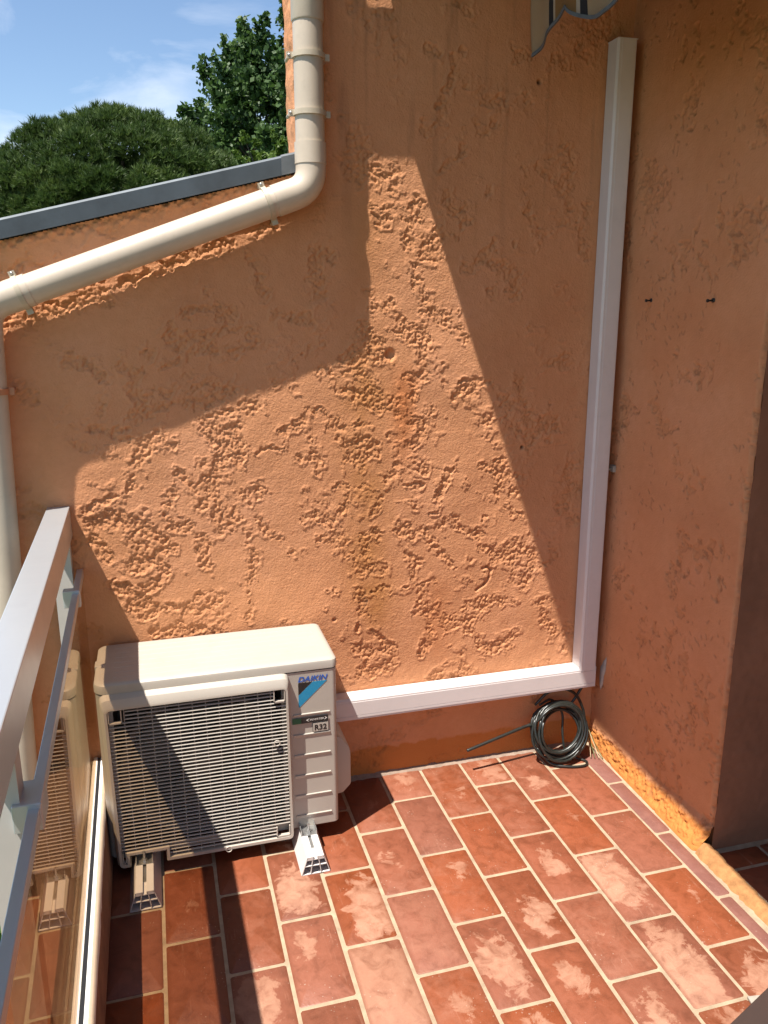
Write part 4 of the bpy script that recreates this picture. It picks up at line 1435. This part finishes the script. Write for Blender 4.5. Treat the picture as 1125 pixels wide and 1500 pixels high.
for k in range(90):
    y = -0.004 + (YL + 0.004) * k / 89
    j = rng.gauss(0, 0.0016)
    xi = kx(-1.7212, y)
    cur = [bm.verts.new((xi + 0.0004 + j * 0.3, y, KZ - 0.010 - abs(j) * 2.4)), bm.verts.new((xi - 0.001, y, KZ - 0.001)), bm.verts.new((xi - 0.006 + j * 0.3, y, KZ + 0.0035)), bm.verts.new((xi - 0.0215, y, KZ + 0.0040)), bm.verts.new((xi - 0.0225, y, KZ - 0.002))]
    if prev:
        for q in range(4):
            bm.faces.new((prev[q], prev[q + 1], cur[q + 1], cur[q]))
    prev = cur
obj('painted_top', bm, M_wpaint, kb, True)

rl = thing('glass_railing', (-1.78, -1.4, KZ), 'aluminium balcony railing with a tall pane of bronze tinted glass', 'railing')
bm = bmesh.new()
skew_box(bm, -1.8225, -1.7600, YL, -0.004, 0.952, 1.042)
bmesh.ops.bevel(bm, geom=bm.edges[:], offset=0.0025, segments=2, profile=0.5, affect='EDGES')
obj('top_rail', bm, M_alu, rl)
bm = bmesh.new()
skew_box(bm, -1.7570, -1.7395, YL, -0.016, 0.828, 0.852)
bmesh.ops.bevel(bm, geom=bm.edges[:], offset=0.0012, segments=2, profile=0.5, affect='EDGES')
obj('glass_rail', bm, M_alu, rl)
for y0, y1 in ((-0.045, -0.004), (-1.245, -1.195), (-2.45, -2.40)):
    bm = bmesh.new()
    skew_box(bm, -1.8190, -1.7680, y0, y1, KZ + 0.001, 0.953)
    obj('post', bm, M_post, rl)
for yc, l in ((-0.225, 0.028), (-1.217, 0.074), (-2.42, 0.074)):
    bm = bmesh.new()
    skew_box(bm, -1.7800, -1.7360, yc - l / 2, yc + l / 2, 0.812, 0.860)
    bmesh.ops.bevel(bm, geom=bm.edges[:], offset=0.0015, segments=1, affect='EDGES')
    obj('glass_clamp', bm, M_alu, rl)
bm = bmesh.new()
skew_box(bm, -1.7575, -1.7540, YL, -0.010, KZ + 0.001, KZ + 0.010)
obj('bottom_channel', bm, M_alu, rl)
bm = bmesh.new()
skew_box(bm, -1.7538, -1.7425, YL, -0.012, KZ + 0.001, KZ + 0.006)
obj('dark_strip', bm, M_black_strip, rl)  # black strip between the channel and the white kerb top

M_glass, nt, nd, lk, b = new_mat('bronze_glass')
nd.remove(b)
out = [x for x in nd if x.type == 'OUTPUT_MATERIAL'][0]
tr = nd.new('ShaderNodeBsdfTransparent')
tr.inputs['Color'].default_value = (0.84, 0.72, 0.57, 1)
gl = nd.new('ShaderNodeBsdfGlossy')
gl.inputs['Roughness'].default_value = 0.004
gl.inputs['Color'].default_value = (0.95, 0.90, 0.84, 1)
lw = nd.new('ShaderNodeLayerWeight')
lw.inputs['Blend'].default_value = 0.5
fres = mth(nt, 'MULTIPLY_ADD', mth(nt, 'POWER', lw.outputs['Facing'], 4.0), 0.94, 0.055)
tc = texco(nt)
sm = noise(nt, tc, 260, 3, 0.7)
df = nd.new('ShaderNodeBsdfDiffuse')
df.inputs['Color'].default_value = (0.5, 0.42, 0.35, 1)
m1 = nd.new('ShaderNodeMixShader')
m2 = nd.new('ShaderNodeMixShader')
lk.new(fres, m1.inputs['Fac'])
lk.new(tr.outputs['BSDF'], m1.inputs[1])
lk.new(gl.outputs['BSDF'], m1.inputs[2])
lk.new(mth(nt, 'MULTIPLY', ramp(nt, sm, [(0.60, 0.012), (0.76, 0.16)]), 0.6), m2.inputs['Fac'])
lk.new(m1.outputs['Shader'], m2.inputs[1])
lk.new(df.outputs['BSDF'], m2.inputs[2])
lk.new(m2.outputs['Shader'], out.inputs['Surface'])
bm = bmesh.new()
skew_box(bm, -1.7515, -1.7445, YL, -0.020, KZ + 0.052, 0.830)
obj('glass_pane', bm, M_glass, rl)

# ------------------------------------------------------------------ awning rolled back under the roof overhang
M_fab, nt, nd, lk, b = new_mat('striped_awning')
tc = texco(nt)
sx = nd.new('ShaderNodeSeparateXYZ')
lk.new(tc, sx.inputs['Vector'])
yv = mth(nt, 'MULTIPLY_ADD', sx.outputs['Y'], -1.0, -0.215)
per = mth(nt, 'FRACT', mth(nt, 'DIVIDE', yv, 0.330))
CRM, NVY, GLD, WHT = (0.66, 0.52, 0.34), (0.05, 0.048, 0.06), (0.46, 0.27, 0.10), (0.72, 0.64, 0.52)
st_ = ramp(nt, per, [(0.0, CRM), (0.36, NVY), (0.43, WHT), (0.46, GLD), (0.80, WHT), (0.835, NVY), (0.905, CRM)])
for n_ in nd:
    if n_.type == 'VALTORGB':
        n_.color_ramp.interpolation = 'CONSTANT'
wv = noise(nt, tc, 420, 2, 0.5)
col = mix(nt, mth(nt, 'MULTIPLY', wv, 0.25), st_, (0.2, 0.17, 0.12))
lk.new(col, b.inputs['Base Color'])
b.inputs['Roughness'].default_value = 0.85
tl = nd.new('ShaderNodeBsdfTranslucent')
lk.new(col, tl.inputs['Color'])
mxs = nd.new('ShaderNodeMixShader')
mxs.inputs['Fac'].default_value = 0.4
out = [x for x in nd if x.type == 'OUTPUT_MATERIAL'][0]
lk.new(b.outputs['BSDF'], mxs.inputs[1])
lk.new(tl.outputs['BSDF'], mxs.inputs[2])
lk.new(mxs.outputs['Shader'], out.inputs['Surface'])
M_bind = paint('awning_binding', (0.10, 0.10, 0.105), 0.8, 0.1, 60)
aw = thing('awning', (-0.46, -1.6, 2.4), 'striped awning with scalloped valance hanging at the top of the wall corner', 'awning')
AWX, Y0, Y1 = -0.452, -0.215, -3.0
def val_z(y):
    if y > -0.431:
        return 2.314 - 0.052 * (y + 0.431) / 0.216
    return 2.314 - 0.058 * abs(math.sin(math.pi * (y + 0.431) / 0.30)) ** 0.8
bm = bmesh.new()
bb = bmesh.new()
N = 360
prev = None
pb = None
for k in range(N + 1):
    y = Y0 + (Y1 - Y0) * k / N
    zb = val_z(y)
    sway = 0.010 * math.sin(y * 19) + 0.005 * math.sin(y * 47 + 1)
    cur = []
    for q in range(7):
        t = q / 6
        cur.append(bm.verts.new((AWX + sway * (1 - t) - 0.006 * math.sin(t * 3.1), y, zb + (2.475 - zb) * t)))
    e = [bb.verts.new((AWX + sway + dx, y, zb + dz)) for dx, dz in ((-0.0022, -0.0015), (0.0022, -0.0015), (0.0022, 0.0075), (-0.0022, 0.0075))]
    if prev:
        for q in range(6):
            bm.faces.new((prev[q], prev[q + 1], cur[q + 1], cur[q]))
        for q in range(4):
            bb.faces.new((pb[q], pb[(q + 1) % 4], e[(q + 1) % 4], e[q]))
    prev, pb = cur, e
bmesh.ops.solidify(bm, geom=bm.faces[:], thickness=0.0012)
val = obj('valance', bm, M_fab, aw, True)
obj('binding', bb, M_bind, val)
obj('front_bar', box(AWX - 0.012, AWX + 0.045, Y1, Y0 + 0.01, 2.468, 2.535, 0.006), M_alu, aw)
bm = bmesh.new()
vs = [bm.verts.new(p) for p in ((AWX + 0.03, Y0, 2.536), (-0.02, Y0, 2.60), (-0.02, Y1, 2.60), (AWX + 0.03, Y1, 2.536))]
bm.faces.new(vs)
bmesh.ops.solidify(bm, geom=bm.faces[:], thickness=0.0012)
obj('fabric', bm, M_fab, aw)

# ------------------------------------------------------------------ roof overhang above the right wall (casts the long diagonal shade)
M_soffit = paint('soffit', (0.16, 0.09, 0.05), 0.8, 0.1, 6, grime=0.2)
ro = thing('roof_overhang', (-0.3, -1.9, 2.66), 'roof overhang with added beam end above the right wall', 'roof')
EX, EY, EZ = -0.957, -0.150, 2.702
bm = bmesh.new()
add_prism(bm, [(EX, EY), (EX, -4.0), (1.5, -4.0), (1.5, 0.14), (-0.83, 0.14), (-0.83, -0.001)], EZ, EZ + 0.13, 'z')
obj('slab', bm, M_soffit, ro)
obj('added_beam_end', box(-1.125, EX + 0.03, EY + 0.001, EY + 0.052, EZ + 0.002, EZ + 0.165, 0.004), M_soffit, ro)  # made-up beam end, shaped to cast the short level shadow

M_added_door = paint('added_dark_door', (0.06, 0.035, 0.025), 0.5, 0.08, 8)  # dark door added out of view to cut light bounced onto the return
# unseen house front beside the balcony, set close to shade the doorway return
hw = thing('house_wall', (0.6, -2.4, 0), 'unseen plastered house front set close to keep light off the doorway corner', 'wall', None, 'thing')
obj('masonry', box(0.32, 0.60, -4.2, RW_END - 0.020, -0.02, EZ - 0.002), M_wall2, hw)
obj('added_door', box(0.285, 0.322, -2.3, -0.80, 0.004, 2.15, 0.004), M_added_door, hw)

# ------------------------------------------------------------------ fixings left in the walls
M_blk = paint('black_screw', (0.014, 0.013, 0.013), 0.4, 0.1, 80)
def wall_screw(y, z, label):
    t = thing('wall_screw', (rwx(y), y, z), label, 'screw', 'black screws in the right wall')
    x = rwx(y)
    bm = bmesh.new()
    add_tube(bm, [(x + 0.004, y, z), (x - 0.020, y - 0.002, z - 0.001)], 0.0026, 8)
    obj('shank', bm, M_blk, t, True)
    bm = bmesh.new()
    add_tube(bm, [(x - 0.016, y - 0.002, z - 0.001), (x - 0.021, y - 0.002, z - 0.001), (x - 0.0235, y - 0.002, z - 0.001)], [0.003, 0.0050, 0.0044], 12)
    obj('head', bm, M_blk, t, True)
    bm = bmesh.new()
    add_tube(bm, [(x + 0.006, y, z), (x - 0.004, y, z)], 0.0062, 12)
    obj('plug', bm, M_blk, t, True)
wall_screw(-0.185, 1.619, 'black screw in the right wall nearer the white trunking')
wall_screw(-0.462, 1.617, 'black screw in the right wall nearer the doorway corner')
t = thing('wall_anchor', (rwx(-0.045), -0.045, 1.062), 'grey cable anchor on the wall tight against the tall white trunking', 'anchor')
M_anch = paint('grey_plastic', (0.36, 0.32, 0.27), 0.6, 0.1, 40)
x = rwx(-0.045)
obj('base', box(x - 0.009, x + 0.005, -0.058, -0.030, 1.050, 1.074, 0.003), M_anch, t)
bm = bmesh.new()
add_tube(bm, [(x - 0.006, -0.044, 1.062), (x - 0.026, -0.047, 1.060)], 0.0034, 10)
obj('pin', bm, M_anch, t, True)

# ------------------------------------------------------------------ brown board at the near right corner
M_board = paint('brown_board', (0.045, 0.026, 0.021), 0.6, 0.08, 8, grime=0.2)
bd_ = thing('brown_board', (-0.05, -1.42, 0.0), 'flat dark brown board lying on the tiles in the near right corner', 'board')
e0, e1 = Vector((-0.46, -1.275)), Vector((0.10, -1.052))
dv = (e1 - e0).normalized()
nv = Vector((dv.y, -dv.x))
q = [e0, e1, e1 + nv * 0.42, e0 + nv * 0.42]
bm = bmesh.new()
add_prism(bm, [tuple(v_) for v_ in q], 0.0016, 0.0150, 'z')
bmesh.ops.bevel(bm, geom=bm.edges[:], offset=0.002, segments=2, profile=0.5, affect='EDGES')
obj('panel', bm, M_board, bd_)
c_ = e0 + dv * 0.245
bm = bmesh.new()
add_prism(bm, [tuple(c_ - nv * 0.020), tuple(c_ + dv * 0.030 - nv * 0.002), tuple(c_ - dv * 0.012 - nv * 0.002)], 0.0016, 0.006, 'z')
obj('cement_chip', bm, M_anch, bd_)  # small grey cement chip lying on the tiles by the board

# ------------------------------------------------------------------ garden below and trees beyond the wall
GZ = -3.2
M_lawn, nt, nd, lk, b = new_mat('lawn')
tc = texco(nt)
n1 = noise(nt, tc, 0.35, 5, 0.6)
n2 = noise(nt, tc, 9.0, 5, 0.7)
col = ramp(nt, n1, [(0.3, (0.045, 0.085, 0.020)), (0.55, (0.065, 0.115, 0.028)), (0.75, (0.10, 0.12, 0.045))])
col = mix(nt, mth(nt, 'MULTIPLY', ramp(nt, n2, [(0.4, 1.0), (0.65, 0.0)]), 0.6), col, (0.02, 0.045, 0.010))
lk.new(col, b.inputs['Base Color'])
b.inputs['Roughness'].default_value = 0.9
bump(nt, n2, 1.0, 0.05, b)
xs = np.concatenate([np.linspace(-60, 60, 41)])
V = []
gx = np.array([-900, -300, -100, *np.linspace(-60, 60, 41), 100, 300, 900.0])
A, B = np.meshgrid(gx, gx, indexing='ij')
near = np.exp(-(A ** 2 + B ** 2) / 40 ** 2)
Zg = GZ + (fbm(A + 950, B + 950, 0.05, 3, 501) - 0.5) * 1.2 * (1 - near)
ids = np.arange(A.size).reshape(A.shape)
F = np.stack([ids[:-1, :-1], ids[1:, :-1], ids[1:, 1:], ids[:-1, 1:]], -1).reshape(-1, 4)
gnd = mesh_obj('ground', mesh_np('ground', np.stack([A, B, Zg], -1).reshape(-1, 3), F), M_lawn, None, True)
gnd['kind'] = 'structure'

def leaf_mat(name, dark, mid_, light, scale, transl=0.3):
    m, nt, nd, lk, b = new_mat(name)
    tc = texco(nt)
    a = nd.new('ShaderNodeAttribute')
    a.attribute_name = 'tone'
    n = noise(nt, tc, scale, 4, 0.6)
    f = mth(nt, 'ADD', mth(nt, 'MULTIPLY', a.outputs['Fac'], 0.65), mth(nt, 'MULTIPLY', n, 0.35))
    col = ramp(nt, f, [(0.2, dark), (0.5, mid_), (0.8, light)])
    lk.new(col, b.inputs['Base Color'])
    b.inputs['Roughness'].default_value = 0.55
    b.inputs['Specular IOR Level'].default_value = 0.35
    t = nd.new('ShaderNodeBsdfTranslucent')
    lk.new(col, t.inputs['Color'])
    ms = nd.new('ShaderNodeMixShader')
    ms.inputs['Fac'].default_value = transl
    out = [x for x in nd if x.type == 'OUTPUT_MATERIAL'][0]
    lk.new(b.outputs['BSDF'], ms.inputs[1])
    lk.new(t.outputs['BSDF'], ms.inputs[2])
    lk.new(ms.outputs['Shader'], out.inputs['Surface'])
    return m
M_needle = leaf_mat('pine_needles', (0.035, 0.062, 0.014), (0.062, 0.105, 0.022), (0.105, 0.150, 0.034), 1.2, 0.25)
M_leaf = leaf_mat('oak_leaves', (0.028, 0.062, 0.014), (0.050, 0.10, 0.022), (0.08, 0.14, 0.034), 0.9)
M_leaf2 = leaf_mat('young_leaves', (0.05, 0.095, 0.012), (0.09, 0.15, 0.02), (0.14, 0.20, 0.03), 1.5)
M_leaf3 = leaf_mat('shrub_leaves', (0.03, 0.08, 0.012), (0.06, 0.14, 0.02), (0.10, 0.20, 0.03), 3.0)
M_bark = paint('bark', (0.10, 0.075, 0.055), 0.9, 0.25, 6, bmp=1.0)

def unit(n):
    v_ = nrng.normal(size=(n, 3))
    return v_ / np.linalg.norm(v_, axis=1, keepdims=True)

def blades(name, base, dirs, length, width, tone, mat, parent, per=1, spread=0.5):
    """per thin triangles fanning from each base point"""
    b_ = np.repeat(base, per, 0)
    d = np.repeat(dirs, per, 0) + unit(len(b_)) * spread
    d /= np.linalg.norm(d, axis=1, keepdims=True)
    s = np.cross(d, unit(len(b_)))
    s /= np.linalg.norm(s, axis=1, keepdims=True) + 1e-9
    L = (np.repeat(length, per) * nrng.uniform(0.7, 1.15, len(b_)))[:, None]
    W = width * nrng.uniform(0.7, 1.3, len(b_))[:, None]
    V = np.stack([b_ - s * W, b_ + s * W, b_ + d * L], 1).reshape(-1, 3)
    F = np.arange(len(V)).reshape(-1, 3)
    me = mesh_np(name, V, F)
    at = me.attributes.new('tone', 'FLOAT', 'POINT')
    at.data.foreach_set('value', np.clip(np.repeat(np.repeat(tone, per), 3), 0, 1).astype(np.float32))
    return mesh_obj(name, me, mat, parent)

def leaves(name, base, size, tone, mat, parent, up=0.5):
    """small folded leaf quads"""
    n = len(base)
    d = unit(n)
    d[:, 2] += up * 0.3
    d /= np.linalg.norm(d, axis=1, keepdims=True)
    s = np.cross(d, unit(n))
    s /= np.linalg.norm(s, axis=1, keepdims=True) + 1e-9
    L = size * nrng.uniform(0.6, 1.3, n)[:, None]
    V = np.stack([base - d * L * 0.5, base + s * L * 0.36, base + d * L * 0.55, base - s * L * 0.36], 1).reshape(-1, 3)
    F = np.arange(len(V)).reshape(-1, 4)
    me = mesh_np(name, V, F)
    at = me.attributes.new('tone', 'FLOAT', 'POINT')
    at.data.foreach_set('value', np.clip(np.repeat(tone, 4), 0, 1).astype(np.float32))
    return mesh_obj(name, me, mat, parent)

def limb(bm, p, q, r0, r1, bend=0.15, n=7):
    p, q = Vector(p), Vector(q)
    L = (q - p).length
    off = Vector((rng.uniform(-1, 1), rng.uniform(-1, 1), rng.uniform(-0.3, 0.6))) * L * bend
    pts = [p * (1 - t) ** 2 + ((p + q) / 2 + off) * 2 * t * (1 - t) + q * t * t for t in [k / (n - 1) for k in range(n)]]
    add_tube(bm, pts, [r0 + (r1 - r0) * k / (n - 1) for k in range(n)], 8)

def pine(x, y, top, rad, semi, label):
    t = thing('pine_tree', (x, y, GZ), label, 'tree')
    cz = top - semi
    bm = bmesh.new()
    limb(bm, (x + 0.3, y, GZ - 0.1), (x, y, cz - 0.3), 0.26, 0.15, 0.05)
    for k in range(14):
        a = 2 * math.pi * k / 14 + rng.uniform(-0.2, 0.2)
        rr = rad * rng.uniform(0.45, 0.85)
        limb(bm, (x, y, cz - 0.6 + rng.uniform(-0.3, 0.3)), (x + rr * math.cos(a), y + rr * math.sin(a), cz + semi * rng.uniform(0.2, 0.65)), 0.09, 0.03, 0.15)
    obj('trunk', bm, M_bark, t, True)
    # clumps over the dome, and darker ones inside it
    nc = 520
    u = unit(nc * 3)
    u = u[u[:, 2] > -0.22][:nc]
    rj = nrng.uniform(0.92, 1.0, len(u))[:, None]
    cen = np.array([x, y, cz]) + u * np.array([rad, rad, semi]) * rj
    inn = unit(260)
    inn[:, 2] = np.abs(inn[:, 2]) * 0.9 - 0.1
    cen2 = np.array([x, y, cz]) + inn * np.array([rad, rad, semi]) * nrng.uniform(0.62, 0.90, 260)[:, None]
    allc = np.concatenate([cen, cen2])
    cr = np.concatenate([nrng.uniform(0.26, 0.44, len(cen)), nrng.uniform(0.35, 0.55, 260)])
    P, D, T = [], [], []
    for c, r_ in zip(allc, cr):
        k = int(115 * (r_ / 0.5) ** 2)
        w = unit(k)
        w[:, 2] = np.abs(w[:, 2]) * 0.9 - 0.25
        p = c + w * r_ * nrng.uniform(0.6, 1.0, k)[:, None] * np.array([1, 1, 0.95])
        o_ = (c - np.array([x, y, cz - semi * 0.5]))
        o_ = o_ / np.linalg.norm(o_)
        P.append(p)
        D.append(w * 0.7 + o_ * 0.45 + np.array([0, 0, 0.45]))
        T.append(np.clip(nrng.normal(0.5, 0.16, k) + (rng.random() - 0.5) * 0.55, 0, 1))
    P, D, T = np.concatenate(P), np.concatenate(D), np.concatenate(T)
    D /= np.linalg.norm(D, axis=1, keepdims=True)
    blades('crown', P, D, np.full(len(P), 0.145), 0.0105, T, M_needle, t, 9, 0.75)
    return t

def broadleaf(name, x, y, z0, top, rad, label, mat, leafn, lsize, lean=0.0, ncl=90, seed=1):
    rs = random.Random(seed)
    t = thing(name, (x, y, GZ), label, 'tree')
    bm = bmesh.new()
    cz = (z0 + top) / 2
    sz = (top - z0) / 2
    limb(bm, (x, y, GZ - 0.1), (x + lean, y, cz), 0.20 * rad / 3 + 0.05, 0.09 * rad / 3, 0.04)
    C3 = []
    for k in range(ncl):
        u = unit(1)[0]
        u[2] = u[2] * 0.95 + 0.08
        rr = rs.uniform(0.35, 1.0) ** 0.6
        tip = np.array([x + lean + u[0] * rad * rr, y + u[1] * rad * rr, cz + u[2] * sz * rr])
        C3.append((tip, rs.uniform(0.16, 0.30) * rad / 3 * 1.25))
        if k % 3 == 0:
            limb(bm, (x + lean * 0.8, y, cz - sz * rs.uniform(0.2, 0.9)), tuple(tip), 0.035 * rad / 3 + 0.01, 0.008, 0.15, 6)
        # twigs that break the outline
        for q in range(3):
            v_ = unit(1)[0] * 0.5 + u * 0.7 + np.array([0, 0, 0.5])
            v_ /= np.linalg.norm(v_)
            L = rs.uniform(0.15, 0.50) * rad / 3
            for s in (0.35, 0.7, 1.0):
                C3.append((tip + v_ * L * s, 0.15 * rad / 3 * (1.25 - 0.6 * s)))
    obj('trunk', bm, M_bark, t, True)
    w8 = np.array([r_ ** 1.7 for _, r_ in C3])
    w8 /= w8.sum()
    idx = nrng.choice(len(C3), leafn, p=w8)
    cen = np.array([c for c, _ in C3])[idx]
    rr = np.array([r_ for _, r_ in C3])[idx]
    P = cen + unit(leafn) * (rr * nrng.uniform(0.2, 1.15, leafn))[:, None]
    ct = nrng.uniform(-0.15, 0.15, len(C3))[idx]
    leaves('crown', P, lsize, np.clip(nrng.normal(0.5, 0.17, leafn) + ct, 0, 1), mat, t)
    return t

pine(-1.85, 17.5, 5.55, 3.1, 2.7, 'dark green umbrella pine with a rounded dome crown beyond the zinc coping')
broadleaf('oak_tree', 3.75, 23.5, 1.2, 9.4, 4.05, 'tall dark leafy tree with ragged twigs beside the orange wall edge', M_leaf, 150000, 0.15, 0.0, 420, 5)
broadleaf('young_tree', 0.98, 14.2, 2.9, 4.95, 0.75, 'small yellow green tree between the pine and the tall leafy tree', M_leaf2, 16000, 0.085, 0.0, 60, 8)
broadleaf('cypress_tree', -5.95, 27.5, 1.0, 6.55, 1.15, 'dark tree tip at the far left edge beyond the pine', M_leaf, 14000, 0.13, 0.0, 60, 13)
# shrubs in the garden below, glimpsed through the railing
for k, (sx_, sy_, sr_) in enumerate(((-2.55, 1.3, 0.75), (-3.6, 2.2, 0.8), (-3.0, 0.2, 0.6), (-4.4, 0.9, 0.7), (-2.4, 2.8, 0.7))):
    s = thing('garden_shrub', (sx_, sy_, GZ), ('bright green garden shrub seen through the railing beside the drainpipe' if k == 0 else ['', 'green garden shrub farthest left behind the pale drainpipe', 'low green shrub nearest the foot of the drainpipe', 'green shrub farther out in the garden', 'green shrub deepest in the garden under the pine'][k]), 'shrub', 'green shrubs in the garden below')
    n = 5200
    u = unit(n)
    u[:, 2] = np.abs(u[:, 2])
    P = np.array([sx_, sy_, GZ]) + u * sr_ * (nrng.uniform(0.35, 1.0, n) ** 0.5)[:, None] * np.array([1, 1, 1.15]) * (0.8 + 0.35 * nrng.random(n))[:, None]
    leaves('crown', P, 0.085, np.clip(nrng.normal(0.55, 0.2, n), 0, 1), M_leaf3, s)
    bm = bmesh.new()
    for q in range(5):
        a = q * 1.26
        limb(bm, (sx_, sy_, GZ - 0.05), (sx_ + 0.4 * sr_ * math.cos(a), sy_ + 0.4 * sr_ * math.sin(a), GZ + sr_ * 0.7), 0.02, 0.008, 0.1, 5)
    obj('stems', bm, M_bark, s, True)
